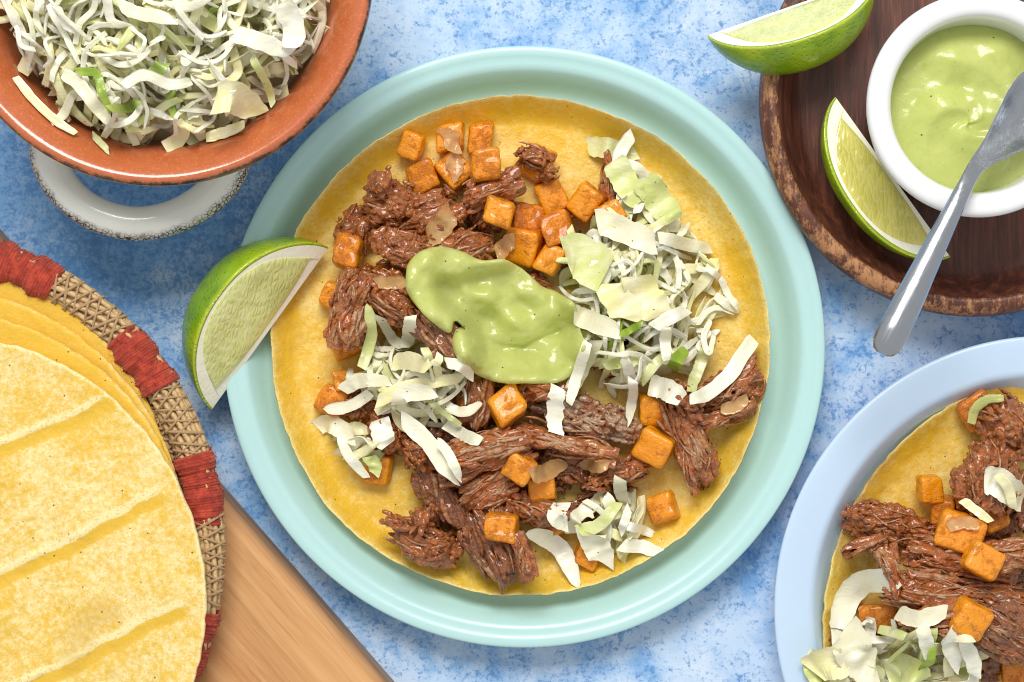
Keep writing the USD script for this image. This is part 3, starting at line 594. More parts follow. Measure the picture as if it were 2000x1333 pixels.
# ------------------------------------------------------------------ lime wedges
def lime(label, tip0, tip1, side, alpha, Phi, b_px, zl, tilt=0.0, deep=False, seed=0):
    """tips and bulge in photo pixels at height zl; side=+1 puts the peel to the left of tip0->tip1 as seen from above"""
    A, B = P(*tip0, zl), P(*tip1, zl); c = (A + B) / 2; d = B - A; a = np.linalg.norm(d) / 2
    ex = np.array([d[0], d[1], math.sin(tilt) * 2 * a]); ex /= np.linalg.norm(ex)
    ey = np.cross([0, 0, 1.0], ex) * side; ey /= np.linalg.norm(ey); ez = np.cross(ex, ey) * side
    b = b_px * pscale(zl)
    Mx = np.stack([ex, ey, ez])
    base = np.array([c[0], c[1], zl])
    th_ = thing('lime_wedge', label, 'lime wedge', base)
    def rho(x):
        q = np.clip(np.abs(x) / a, 0, 1); return b * (np.clip(1 - q ** 2.15, 0, 1)) ** 0.62 + 0.0
    xs = a * np.sin(np.linspace(-np.pi / 2, np.pi / 2, 70))
    lo, hi = alpha - Phi, alpha
    def cyl(x, r, ph): return np.stack([x + 0 * ph, r * np.cos(ph), r * np.sin(ph)], -1)
    ph = np.linspace(lo, hi, 28)
    tp_ = 0.9e-3
    # peel shell
    ro = rho(xs); bumpn = 1
    XX, PH = np.meshgrid(xs, ph, indexing='ij')
    outer = cyl(XX, rho(XX) * (1 + 0.02 * (noise(np.stack([XX * 90, PH * 2, 0 * XX], -1), seed) - 0.5)), PH); inner = cyl(XX * 0.985, np.maximum(rho(XX) - tp_, 0), PH)
    v = np.vstack([outer.reshape(-1, 3), inner.reshape(-1, 3)]); n = 70 * 28
    F = [quads(70, 28), quads(70, 28, off=n)[:, ::-1]]
    for k in (0, 27):
        i = np.arange(69) * 28 + k; q = np.c_[i, i + 28, i + 28 + n, i + n]; q = q if k == 27 else q[:, ::-1]
        F += [q[:, [0, 1, 2]], q[:, [0, 2, 3]]]
    edge = np.clip(1 - np.abs(PH - hi) * rho(XX) / 1.6e-3, 0, 1) * 0.8 + np.clip(1 - np.abs(PH - lo) * rho(XX) / 1.3e-3, 0, 1) * 0.5
    fl = np.vstack(F)
    def W(v): return v @ Mx
    def add(name, v, f, mat, at=None):
        f = f if trimesh.Trimesh(v @ Mx, f, process=False).volume > 0 else f[:, ::-1]
        obj(name, (v @ Mx, f), mat, th_, 40 if at is None else True, attr=at); splat(v @ Mx + base, f)
    add('peel', v, fl, 'lime_peel', {'edge': np.r_[edge.ravel(), edge.ravel() * 0]})
    # pith body: wedge out to the inside of the peel
    rp = np.linspace(0, 1, 12)
    pv = cyl(XX * 0.985, np.maximum(rho(XX) - tp_, 0), PH).reshape(-1, 3)
    faces = [quads(70, 28)]; cur = len(pv); vs = [pv]
    for k, an in ((0, lo), (27, hi)):
        x_, r_ = np.meshgrid(xs * 0.985, rp, indexing='ij')
        rr = r_ * np.maximum(rho(xs) - tp_, 0)[:, None]
        fv = cyl(x_, rr, np.full_like(rr, an)).reshape(-1, 3)
        fq = quads(70, 12, off=cur); faces.append(fq if k == 0 else fq[:, ::-1]); vs.append(fv); cur += len(fv)
    add('pith', np.vstack(vs), np.vstack(faces), 'lime_pith')
    # juicy flesh standing slightly proud of each cut face
    for an, sg in ((hi, 1), (lo, -1)):
        nu, nw = 90, 40
        uu = np.linspace(-1, 1, nu); ww = np.linspace(0, 1, nw)
        xm = 0.85 * a
        U, Wd = np.meshgrid(uu, ww, indexing='ij')
        x_ = U * xm
        rout = np.maximum(rho(np.abs(x_) / 0.85 * 0.94) - tp_ - 0.9e-3, 0.4e-3) * np.clip((1 - np.abs(U) ** 6), 0.02, 1) ** 0.5
        rin = np.minimum(0.10 * b * (0.7 + 1.0 * np.abs(U) ** 3), rout * 0.95)
        rr = rin + (rout - rin) * Wd
        prf = (1 - np.abs(2 * Wd - 1) ** 5) * (1 - np.abs(U) ** 8)
        hgt = 0.12e-3 + prf * (0.75e-3 + 0.35e-3 * (fbm(np.stack([x_ * 700, rr * 220, 0 * rr + seed], -1), 2, seed) - 0.5)) - 0.4e-3 * np.exp(-((rr - 0.5 * b) / (0.3 * b)) ** 2) * prf
        nrmv = np.array([0, -math.sin(an), math.cos(an)]) * sg
        v = cyl(x_, rr, np.full_like(rr, an)) + hgt[..., None] * nrmv
        vb = cyl(x_, rr, np.full_like(rr, an)) - 0.3e-3 * nrmv
        nn = nu * nw; q = quads(nu, nw)
        lp = np.r_[np.arange(nw), np.arange(1, nu) * nw + nw - 1, (nu - 1) * nw + np.arange(nw - 2, -1, -1), np.arange(nu - 2, 0, -1) * nw]; lq = np.roll(lp, -1)
        ff = np.vstack([q, q[:, ::-1] + nn, np.c_[lp, lp + nn, lq + nn], np.c_[lp, lq + nn, lq]])
        # flesh gets its own frame so that the vesicle pattern follows the face
        add('flesh', np.vstack([v.reshape(-1, 3), vb.reshape(-1, 3)]), ff, 'lime_pulp_deep' if deep else 'lime_pulp')
R_ = math.radians
lime('lime wedge leaning on the left rim of the teal plate against the tortilla', (414, 800), (642, 484), +1, R_(49), R_(62), 163, 0.013, seed=1)
lime('lime wedge overhanging the left rim of the walnut plate at the top', (1381, 70), (1706, -44), -1, R_(53), R_(64), 128, 0.024, seed=2)
lime('lime wedge lying face up between walnut rim and white ramekin', (1632, 190), (1856, 502), -1, R_(20), R_(58), 112, 0.020, deep=True, seed=3)

# ------------------------------------------------------------------ beef
def beef_mesh(L, W, T, kind, seed, bend):
    h = 0.36e-3; pad = 2.2e-3
    gx = np.arange(-L / 2 - pad, L / 2 + pad, h); gy = np.arange(-W / 2 - pad - abs(bend), W / 2 + pad + abs(bend), h); gz = np.arange(-T / 2 - pad, T / 2 + pad, h)
    X, Y, Z = np.meshgrid(gx, gy, gz, indexing='ij')
    Yb = Y - bend * (2 * X / L) ** 2 * 0.6
    o = seed * 3.71
    pt = lambda sx, sy, sz: np.stack([X * sx + o, Yb * sy + o * 1.3, Z * sz], -1)
    if kind == 'sauced':
        d = (np.sqrt((2 * X / L) ** 2 + (2 * Yb / W) ** 2 + (2 * Z / T) ** 2) - 1) * min(W, T) / 2
        d = d - 6.5e-3 * (fbm(pt(200, 200, 200), 3, seed) - 0.5) + 1.5e-3 * (np.abs(noise(pt(520, 520, 520), seed + 9) - 0.5) * 2 - 0.5) * -1 - 1.1e-3 * (noise(pt(1150, 1150, 1150), seed + 8) - 0.5) + 1.3e-3 * (1 - np.abs(noise(pt(150, 520, 520), seed + 5) - 0.5) * 2) ** 3
    else:
        Xe = np.abs(X) + 7e-3 * (noise(np.stack([np.sign(X) * 3.3 + o, Yb * 420, Z * 420], -1), seed + 2) - 0.45) * np.clip(2 * np.abs(X) / L - 0.25, 0, 1)
        sec = np.sqrt((2 * Yb / W) ** 2 + (2 * Z / T) ** 2)
        d = ((np.clip(2 * Xe / L, 0, None) ** 5 + sec ** 5) ** 0.2 - 1) * min(W, T) / 2
        d = d - 4.2e-3 * (fbm(pt(150, 190, 190), 3, seed + 21) - 0.5); rid = np.abs(noise(pt(80, 560, 560), seed + 1) - 0.5) * 2
        d = d + 1.5e-3 * (1 - rid) ** 2.0 - 0.4e-3 - 0.9e-3 * (noise(pt(900, 1100, 1100), seed + 8) - 0.5) - 2.6e-3 * (noise(pt(70, 250, 250), seed + 3) - 0.5) - 1.6e-3 * (fbm(pt(230, 420, 420), 2, seed + 4) - 0.5)
    v, f = surface_nets(d, np.array([gx[0], gy[0], gz[0]]), h)
    tm = trimesh.Trimesh(v, f, process=False)
    cc = trimesh.graph.connected_component_labels(tm.face_adjacency, node_count=len(f))
    keep = cc == np.bincount(cc).argmax(); f = f[keep]; us, inv = np.unique(f, return_inverse=True)
    return v[us], inv.reshape(-1, 3)
def put_beef(px, py, Lp, Wp, ang, kind, T, label, seed, bend=0, strands=0, mat=None, sink=1.2e-3, pitch=0.0, name='beef_chunk', q=82):
    k = pscale(0.02)
    v, f = beef_mesh(Lp * k, Wp * k, T * 1e-3, kind, seed, bend * k)
    rz = math.radians(ang); 
    if pitch: 
        cp, sp = math.cos(pitch), math.sin(pitch); v = np.c_[cp * v[:, 0] - sp * v[:, 2], v[:, 1], sp * v[:, 0] + cp * v[:, 2]]
    c, s = math.cos(rz), math.sin(rz)
    zg = 0.012
    for _ in range(2):
        p0 = P(px, py, zg); wv = np.c_[c * v[:, 0] - s * v[:, 1] + p0[0], s * v[:, 0] + c * v[:, 1] + p0[1], v[:, 2]]
        dz = settle(wv, q, sink); zg = dz + v[:, 2].max() * 0.5
    wv[:, 2] += dz
    zmin = v[:, 2].min(); base = (p0[0], p0[1], dz + zmin)
    th_ = thing(name, label, 'beef', base, rz)
    lv = v - [0, 0, zmin]
    obj('meat', (lv, f), mat or {'sauced': 'beef_sauced', 'fibre': 'beef_fibre'}[kind], th_)
    g = rng('strand', seed); Lk, Wk = Lp * k, Wp * k
    gr = 0.35e-3; o0 = lv[:, :2].min(0) - 4e-3; nb = np.ceil((lv[:, :2].max(0) + 4e-3 - o0) / gr).astype(int) + 1
    tm_ = np.full(nb, -1.0); ii = ((lv[:, :2] - o0) / gr).astype(int); np.maximum.at(tm_, (ii[:, 0], ii[:, 1]), lv[:, 2])
    near = ndimage.distance_transform_edt(tm_ < 0, return_distances=False, return_indices=True); tm_ = ndimage.gaussian_filter(tm_[tuple(near)], 1.0)
    top_at = lambda x, y: tm_[np.clip(((x - o0[0]) / gr).astype(int), 0, nb[0] - 1), np.clip(((y - o0[1]) / gr).astype(int), 0, nb[1] - 1)]
    def hair(xc, yc, ln, an, r):
        t = np.linspace(-0.5, 0.5, 14); bow = g.normal(0, 0.10) * ln
        xx = xc + t * ln * math.cos(an) - bow * (1 - 4 * t * t) * math.sin(an); yy = yc + t * ln * math.sin(an) + bow * (1 - 4 * t * t) * math.cos(an)
        if kind == 'fibre': yy = yy + bend * k * (2 * xx / Lk) ** 2 * 0.6
        zz = ndimage.gaussian_filter1d(top_at(xx, yy), 1.2, mode='nearest') + r * g.uniform(-0.2, 0.7)
        return tube(np.c_[xx, yy, zz], r * np.clip(np.sin(np.linspace(0.3, 2.9, 14)) ** 0.6, 0.3, 1) * (1 + 0.15 * g.standard_normal(14)), 5)
    area = Lp * Wp
    if kind == 'fibre':
        nh = int(np.clip(area / 520, 6, 30))
        for mt, share in ((mat or 'beef_fibre', 0.55), ('beef_strand', 0.45)):
            hs = [hair(g.uniform(-0.36, 0.36) * Lk, g.uniform(-0.46, 0.46) * Wk, g.uniform(0.2, 0.6) * Lk, g.normal(0, 0.16), g.choice([0.3e-3, 0.45e-3, 0.8e-3]) * g.uniform(0.8, 1.2)) for _ in range(int(nh * share))]
            obj('pulled_fibres', cat_meshes(hs), mt, th_, kind='stuff')
    else:
        hs = [hair(g.uniform(-0.4, 0.4) * Lk, g.uniform(-0.4, 0.4) * Wk, g.uniform(3e-3, 7e-3), g.normal(0.2, 0.7), g.uniform(0.3e-3, 0.9e-3)) for _ in range(int(np.clip(area / 1100, 3, 12)))]
        obj('pulled_fibres', cat_meshes(hs), mat or 'beef_sauced', th_, kind='stuff')
    for i in range(strands):
        v2, f2 = hair(g.uniform(-0.3, 0.3) * Lk, g.uniform(-0.38, 0.38) * Wk, g.uniform(0.3, 0.6) * Lk, g.normal(0, 0.25), 0.4e-3 * g.uniform(0.7, 1.3)); v2[:, 2] += 0.25e-3
        obj('strand', (v2, f2), 'beef_strand', th_)
    splat(wv, f)

# squash
def cube_mesh(sz, seed, rnd=0.36):
    g = rng('cube', seed); n = 11; t = np.linspace(-1, 1, n); vs, fs, off = [], [], 0
    for ax in range(3):
        for sg in (-1, 1):
            A_, B_ = np.meshgrid(t, t, indexing='ij'); q = np.zeros((n, n, 3)); q[..., ax] = sg; q[..., (ax + 1) % 3] = A_; q[..., (ax + 2) % 3] = B_
            ff = quads(n, n, off=off); fs.append(ff if sg > 0 else ff[:, ::-1]); vs.append(q.reshape(-1, 3)); off += n * n
    v = np.vstack(vs); f = np.vstack(fs)
    tm = trimesh.Trimesh(v, f, process=False); tm.merge_vertices(); v, f = np.array(tm.vertices), np.array(tm.faces)
    hd = np.array(sz) / 2; r = rnd * hd.min(); q = v * hd; cl = np.clip(q, -(hd - r), hd - r); d = q - cl; ln = np.linalg.norm(d, axis=1, keepdims=True); v = cl + d / np.maximum(ln, 1e-9) * r * np.minimum(1, ln / r * 1.0 + 0.0 + (ln > 0))
    sh = g.normal(0, 0.07, (3, 3)); v = v @ (np.eye(3) + sh)
    v = v + (fbm(v * 260 + seed * 7, 2, seed)[:, None] - 0.5) * hd.min() * 0.34 * (v / (np.linalg.norm(v, axis=1, keepdims=True) + 1e-9)) + (noise(v * 800 + seed, seed + 1)[:, None] - 0.5) * 0.35e-3
    return v, f
def put_squash(px, py, s, ang, label, seed, tall=0.85, aspect=1.0, tilt=0.12, sink=0.5e-3, group=None):
    k = pscale(0.018); g = rng('sq', seed)
    aspect = aspect * g.uniform(0.88, 1.12); s = s * g.uniform(0.86, 0.97); v, f = cube_mesh((s * k * aspect, s * k, s * k * tall), seed)
    tx, ty = g.normal(0, tilt, 2); Rm = trimesh.transformations.euler_matrix(tx, ty, math.radians(ang))[:3, :3]; v = v @ Rm.T
    zg = 0.014
    for _ in range(2):
        p0 = P(px, py, zg); wv = v + [p0[0], p0[1], 0]; dz = settle(wv, 78, sink); zg = dz + v[:, 2].max() * 0.7
    wv[:, 2] += dz
    single('squash_cube', (wv, f), 'squash', label, 'squash', group); splat(wv, f)

# shreds of cabbage (and onion): draped ribbons
def ribbon(path_xy, w, t, seed, roll=0.0, twist=0.0, cup=0.12, lift=0.0, arch=0.0, jag=0.16, stiff=3.0, taper=(0.8, 0.6), follow=True, n=22):
    g = rng('rib', seed); c = spline(path_xy, n)
    tg = np.gradient(c, axis=0); tg /= np.linalg.norm(tg, axis=1, keepdims=True) + 1e-12; sd = np.c_[-tg[:, 1], tg[:, 0]]
    u = np.linspace(0, 1, n)
    hs = np.max([hget(c[:, 0] + q * w * sd[:, 0], c[:, 1] + q * w * sd[:, 1]) for q in (-0.3, 0, 0.3)], axis=0)
    lowp = ndimage.gaussian_filter1d(hs, stiff, mode='nearest')
    z = np.maximum(0.55 * hs + 0.45 * lowp, lowp) if follow else lowp
    z = ndimage.gaussian_filter1d(z, 1.3, mode='nearest') + t * 0.5 + lift + arch * np.sin(np.pi * u) + 0.0
    z = z + 0.9e-3 * (noise(np.c_[u * 3.0 + seed, u * 0, u * 0], 1) - 0.3)
    m_ = 7; tq = np.linspace(-1, 1, m_)
    prof = np.clip(np.minimum(taper[0] + (1 - taper[0]) * np.minimum(u / 0.22, 1) ** 0.4, taper[1] + (1 - taper[1]) * np.minimum((1 - u) / 0.28, 1) ** 0.5), 0.12, 1)
    wl = prof * (1 + jag * 2 * (fbm(np.c_[u * 9 + seed, u * 0, u * 0], 3, 3) - 0.5)); wr = prof * (1 + jag * 2 * (fbm(np.c_[u * 9 + seed + 50, u * 0, u * 0], 3, 4) - 0.5)); skew = float(np.clip(g.normal(0, 0.22), -.4, .4))
    ro = roll + twist * (u - 0.5) * 2
    half = w / 2
    top = np.zeros((n, m_, 3)); bot = np.zeros((n, m_, 3))
    for j, q in enumerate(tq):
        off = half * np.where(q < 0, wl, wr) * q
        ruf = (0.22 if w < 6e-3 else 0.36) * w * (noise(np.c_[u * 4.5 + seed * 2.3, u * 0 + q * 1.2, u * 0], 8) - 0.5) * min(1, cup * 4)
        up = cup * w * (q * q - 0.4) + ruf
        c_j = c + (tg * (skew * w * q * (np.abs(u - 0.5) * 2)[:, None] ** 4))
        lx = off * np.cos(ro) - up * np.sin(ro); lz = off * np.sin(ro) + up * np.cos(ro)
        tk = t / 2 * (0.45 + 0.55 * (1 - abs(q) ** 6)) * np.clip(0.3 + 6 * np.minimum(u, 1 - u), 0, 1)
        nx, nz = -np.sin(ro), np.cos(ro)
        top[:, j] = np.c_[c_j[:, 0] + sd[:, 0] * (lx + nx * tk), c_j[:, 1] + sd[:, 1] * (lx + nx * tk), z + lz + nz * tk]
        bot[:, j] = np.c_[c_j[:, 0] + sd[:, 0] * (lx - nx * tk), c_j[:, 1] + sd[:, 1] * (lx - nx * tk), z + lz - nz * tk]
    k = n * m_; q4 = quads(n, m_)
    lp = np.r_[np.arange(m_), np.arange(1, n) * m_ + m_ - 1, (n - 1) * m_ + np.arange(m_ - 2, -1, -1), np.arange(n - 2, 0, -1) * m_]; lq = np.roll(lp, -1)
    v = np.vstack([top.reshape(-1, 3), bot.reshape(-1, 3)])
    f = np.vstack([q4, q4[:, ::-1] + k, np.c_[lp, lp + k, lq + k], np.c_[lp, lq + k, lq]])
    if trimesh.Trimesh(v, f, process=False).volume < 0: f = f[:, ::-1]
    return v, f
CAB = ['cabbage_white', 'cabbage_cream', 'cabbage_pale_green', 'cabbage_green']
def put_shred(px_path, wpx, label, seed, group=None, mat='cabbage_white', z=0.02, name='cabbage_shred', cat='cabbage', **kw):
    k = pscale(z); path = np.array([P(*q, z)[:2] for q in px_path])
    t = kw.pop('t', 1.0) * 1e-3
    me = ribbon(path, wpx * k, t, seed, **kw)
    single(name, me, mat, label, cat, group, smooth=55); splat(me[0], me[1])
def heap_label(where, pg, x, y, L, w, mt):
    x0, y0, x1, y1 = pg.bounds; fx, fy = (x - x0) / (x1 - x0), (y - y0) / (y1 - y0)
    v = 'upper' if fy < 0.36 else 'lower' if fy > 0.64 else ''; h = 'left' if fx < 0.36 else 'right' if fx > 0.64 else ''
    sect = (v + ' ' + h).strip() + (' part' if v or h else 'middle')
    size = ('long ' if L > 120 else 'short ' if L < 80 else '') + ('broad ' if w > 32 else 'thin ' if w < 17 else '')
    col = {'cabbage_white': 'white', 'cabbage_cream': 'cream', 'cabbage_pale_green': 'pale green', 'cabbage_green': 'bright green'}[mt]
    return f'{size}{col} cabbage shred, {sect} of {where}'
def heap(poly, count, seed, label, group, z=0.022, lens=(55, 140), wids=(11, 30), greens=0.06, extra_lift=0.0, stuff=None, avoid=None):
    pg = Polygon(poly); g = rng('heap', seed); x0, y0, x1, y1 = pg.bounds; made = 0; bag = []
    while made < count:
        x, y = g.uniform(x0, x1), g.uniform(y0, y1)
        if not pg.contains(Point(x, y)): continue
        L = g.uniform(*lens) * (1.15 if g.random() < 0.8 else 0.6); a = g.uniform(0, np.pi); bd = g.normal(0, 0.22) * L
        d = np.array([math.cos(a), math.sin(a)]); nn = np.array([-d[1], d[0]])
        pts = [np.array([x, y]) - d * L / 2, np.array([x, y]) - d * L / 6 + nn * bd * 0.8, np.array([x, y]) + d * L / 6 + nn * bd * (0.8 if g.random() < .7 else -.5), np.array([x, y]) + d * L / 2]
        keep = [q for q in pts if pg.buffer(26).contains(Point(*q))]
        if len(keep) < 3: continue
        w = g.uniform(*wids) * (0.85 if g.random() < 0.9 else 1.6); thick = w < 22
        kw = dict(roll=g.normal(0, 0.45), twist=g.normal(0, 0.55), cup=g.uniform(0.08, 0.3) if not thick else 0.05, arch=abs(g.normal(0, 0.9e-3)), jag=g.uniform(0.06, 0.2) if g.random() < 0.75 else 0.4, stiff=g.uniform(1.5, 4), taper=(g.uniform(.7, 1.0), g.uniform(.7, 1.0) if g.random() < 0.7 else .25), t=g.uniform(0.5, 0.9) if w < 13 else g.uniform(0.9, 1.6) if thick else g.uniform(0.7, 1.1), lift=extra_lift)
        r = g.random(); mt = CAB[3] if r < greens * 0.5 else CAB[2] if r < greens * 4.5 else CAB[1] if r < 0.62 else CAB[0]
        if stuff is None: put_shred(keep, w, heap_label(label, pg, x, y, L, w, mt), seed * 1000 + made, group, mt, z, **kw)
        else:
            path = np.array([P(*q, z)[:2] for q in keep]); t = kw.pop('t') * 1e-3; me = ribbon(path, w * pscale(z), t, seed * 1000 + made, **kw); splat(me[0], me[1]); bag.append(me)
        made += 1
    return bag
#FOOD
# ------------------------------------------------------------------ the large taco: beef and squash, lower layer first
gU = 'beef pieces showing in gaps under the toppings of the large taco'
def B(px, py, L, W, ang, kind, T, label, seed, **kw): put_beef(px, py, L, W, ang, kind, T, label, seed, **kw)
for i, (x, y, L, W, a, T) in enumerate([(1060, 900, 170, 120, -10, 7), (940, 800, 170, 110, 60, 7), (900, 560, 190, 150, 20, 8), (1010, 690, 170, 130, 0, 8), (820, 480, 200, 130, 10, 7), (760, 760, 150, 120, 30, 6), (1180, 690, 190, 130, 20, 7), (950, 980, 150, 110, 10, 6), (1230, 560, 160, 150, 0, 7), (1130, 470, 140, 90, 20, 6), (1115, 905, 130, 90, -20, 8), (1040, 955, 120, 90, 30, 7), (1185, 960, 110, 70, 10, 6), (890, 850, 120, 90, -30, 7), (800, 800, 120, 90, 10, 7), (1130, 1010, 90, 60, 0, 5)]):
    put_beef(x, y, L, W, a, 'sauced', T, 'dark sauced beef piece low in the filling, ' + ('below the crema', 'left of the lower middle', 'under the crema top', 'under the crema middle', 'in the upper clump', 'under the left slaw', 'under the slaw heap', 'near the bottom chunk', 'in the slaw heap centre', 'beside the cube row', 'below the fatty beef piece', 'by the onion petal', 'above the bottom slaw tuft', 'under the pale pulled shred', 'under the lower left slaw', 'beside the bottom slaw tuft')[i], 100 + i, mat='beef_dark', sink=0.6e-3)
sq1 = [  # x, y, size, angle, label
 (803, 284, 57, -18, 'lone squash cube furthest up on the left of the large taco'),
 (879, 268, 55, 8, 'onion smeared squash cube at the top edge of the filling, left of a clean one'),
 (938, 267, 62, -2, 'clean bright squash cube at the top of the large taco filling'),
 (826, 347, 66, 24, 'squash cube at the upper left of the large meat clump'),
 (888, 332, 68, 42, 'glossy sauced squash cube in the middle of the upper cube cluster'),
 (948, 322, 62, 10, 'bright squash cube below the clean top one in the upper cluster'),
 (1048, 318, 66, -28, 'squash cube half hidden by a saucy beef shred, upper right of the cluster'),
 (1078, 384, 64, 25, 'squash cube at the upper left of the diagonal row beside the slaw'),
 (1032, 426, 62, -4, 'squash cube with a bright highlight, right of the large meat clump'),
 (1145, 394, 66, -38, 'squash cube pointing down at the right, next to the vertical beef shred'),
 (1192, 416, 56, 28, 'squash cube touching the top of the large slaw heap'),
 (1090, 447, 58, 20, 'squash cube with a pale beef fibre across it, left of the slaw heap'),
 (1020, 482, 78, -16, 'large squash cube above the right end of the green crema'),
 (1074, 507, 64, -30, 'squash cube between the green crema and the slaw heap'),
 (975, 412, 62, 74, 'narrow upright squash piece at the right edge of the meat clump'),
 (678, 492, 68, -12, 'squash cube at the tip of the lime wedge'),
 (655, 580, 62, -25, 'squash cube under the frayed beef bundle at the left edge'),
 (672, 668, 66, 22, 'dark squash cube below the frayed beef bundle at the left edge'),
 (745, 545, 56, 15, 'squash cube tucked beneath beef left of the green crema'),
 (648, 783, 66, -30, 'squash cube at the left edge, a cabbage shred crossing it'),
 (668, 745, 46, 10, 'small squash cube above the left edge cube by the left slaw heap'),
 (738, 915, 66, -10, 'squash cube under slaw at the lower left of the large taco'),
 (760, 620, 56, -20, 'squash cube under the left slaw heap, left of the crema'),
 (1280, 803, 68, -8, 'flat squash cube under the lower edge of the large slaw heap'),
 (1280, 876, 70, -32, 'orange squash cube left of the long beef shred at the lower right'),
 (1296, 994, 64, 18, 'saucy squash cube nearest the lower right edge of the tortilla'),
 (1085, 1028, 40, 30, 'small squash piece beneath curled beef at the bottom'),
 (1148, 1082, 58, -22, 'squash cube under the small slaw tuft at the bottom'),
 (1060, 958, 54, 10, 'squash cube beneath an onion piece in the lower middle'),
 (1065, 755, 54, 16, 'squash piece under the lower edge of the green crema'),
 (1225, 925, 44, 5, 'small squash piece under beef at the lower right'),
]
low = [6, 16, 17, 18, 19, 20, 21, 22, 23, 25, 26, 27, 28, 29, 30, 0, 1, 3]
for i in low: put_squash(*sq1[i], 300 + i)
B(705, 442, 96, 92, 40, 'sauced', 11, 'saucy beef lump at the left end of the upper clump', 1)
B(758, 400, 130, 112, -30, 'sauced', 15, 'tall saucy beef lump with a peak at the upper left of the clump', 2, strands=2)
B(740, 350, 50, 36, 75, 'sauced', 9, 'small wet beef tip sticking up from the clump', 3)
B(850, 425, 140, 110, 20, 'sauced', 14, 'saucy beef lump in the middle of the upper clump', 4, strands=2)
B(945, 400, 130, 110, 50, 'sauced', 13, 'browned saucy beef lump beside the upright squash piece', 5, strands=3)
B(885, 490, 170, 90, 10, 'sauced', 13, 'saucy beef lump directly above the green crema', 6, strands=3)
B(790, 485, 130, 80, -15, 'sauced', 12, 'dark saucy beef lump above the left end of the crema', 7)
B(700, 545, 60, 60, 80, 'sauced', 12, 'saucy knob of beef below the cube by the lime tip', 8)
B(962, 368, 100, 60, 20, 'fibre', 10, 'flaky beef shred behind the upper cube cluster', 9, strands=2)
B(683, 605, 135, 80, 76, 'fibre', 13, 'frayed bundle of beef fibres hanging down at the left edge', 10, strands=7, bend=-10)
B(768, 585, 120, 92, -35, 'sauced', 13, 'beef lump with onion left of the crema', 11, strands=3)
B(850, 650, 140, 80, -48, 'fibre', 12, 'dark beef chunk tucked under the left of the crema', 12, strands=3, mat='beef_dark')
B(1187, 352, 92, 36, 100, 'fibre', 9, 'narrow upright beef shred beside the top of the slaw', 13, strands=3)
B(1040, 306, 104, 56, -18, 'sauced', 8, 'saucy beef shred draped over a squash cube at the upper right', 14, strands=3)
B(1070, 340, 50, 40, 0, 'sauced', 7, 'small beef crumb below the draped beef at the upper right', 15)
B(1100, 425, 60, 30, 40, 'sauced', 7, 'small saucy beef bit between squash cubes', 16)
B(1045, 560, 90, 50, -30, 'sauced', 10, 'beef bit with onion right of the crema top', 17, strands=2)
# lower group
B(925, 785, 120, 88, 80, 'fibre', 11, 'upright fibrous beef shred between left slaw and lower cube', 20, strands=5, mat='beef_sauced')
B(1050, 765, 120, 56, 8, 'sauced', 11, 'saucy beef strip just below the crema', 21, strands=2)
B(755, 850, 110, 80, -60, 'sauced', 12, 'beef lump under the left slaw tail', 22, strands=2)
B(700, 800, 80, 60, 20, 'sauced', 9, 'saucy beef bit under the left edge of the left slaw', 23)
B(1135, 820, 240, 96, -14, 'sauced', 15, 'large flat beef piece with a fatty greyish top below the crema', 24, strands=3, mat='beef_fat')
B(1100, 868, 190, 40, -14, 'fibre', 12, 'long fibrous lower edge strip under the fatty beef piece', 25, strands=2, mat='beef_fibre')
B(865, 968, 120, 92, -70, 'fibre', 14, 'dark upright beef chunk at the lower left', 26, strands=2, mat='beef_dark')
B(950, 955, 104, 84, 30, 'fibre', 14, 'rounded beef chunk with a pale face in the lower middle', 27, strands=1)
B(1208, 925, 150, 56, 12, 'sauced', 11, 'ragged beef shred below the fatty piece', 28, strands=5)
B(965, 1065, 150, 112, -60, 'fibre', 15, 'big dark beef chunk at the bottom of the taco', 29, strands=3, mat='beef_dark')
B(828, 1062, 146, 96, -22, 'sauced', 17, 'lone chunky beef piece at the lower left edge', 30, strands=4)
B(825, 1015, 50, 40, 70, 'sauced', 10, 'saucy beef knob on top of the lone lower left chunk', 31)
B(1024, 1090, 76, 26, -75, 'fibre', 8, 'short pale beef strip standing at the right of the bottom chunk', 32, strands=2)
B(1050, 1000, 110, 56, -12, 'sauced', 13, 'curled beef shred above the bottom chunk', 33, strands=5)
B(820, 890, 84, 66, -40, 'sauced', 14, 'small beef lump left of the long pale beef shred', 34, strands=3)
B(950, 885, 180, 74, 14, 'fibre', 14, 'long pale pulled beef shred across the lower left', 35, strands=9)
B(1345, 860, 185, 74, -70, 'fibre', 14, 'long beef shred pointing down at the lower right', 36, strands=5)
B(1412, 820, 110, 30, 14, 'fibre', 8, 'thin beef strip under the right edge shred', 37, strands=2)
B(1428, 762, 140, 82, 34, 'fibre', 14, 'fibrous beef shred at the right edge of the tortilla', 38, strands=5, bend=14)
B(1340, 790, 90, 60, -60, 'sauced', 11, 'saucy beef lump under the lower right of the slaw', 39)
for i in (4, 5, 2, 7, 8, 9, 10, 11, 12, 13, 14, 15, 24): put_squash(*sq1[i], 300 + i)
put_squash(990, 795, 74, 32, 'bright orange squash cube below the crema, the most prominent one', 340, sink=2.0e-3)
put_squash(1013, 915, 64, -32, 'squash cube on the pale beef shred in the lower middle', 341, sink=2.0e-3)
put_squash(980, 1032, 62, -8, 'squash cube resting on the big dark bottom chunk', 342, sink=3.0e-3)
for i, (x, y, L, a, l) in enumerate([(1474, 770, 40, 60, 'small saucy beef crumb at the right tortilla edge'), (774, 1024, 42, -20, 'pale beef crumb left of the lone lower left chunk')]):
    put_beef(x, y, L, L * 0.65, a, 'sauced', 5.0, l, 480 + i, sink=0.8e-3, name='beef_crumb')
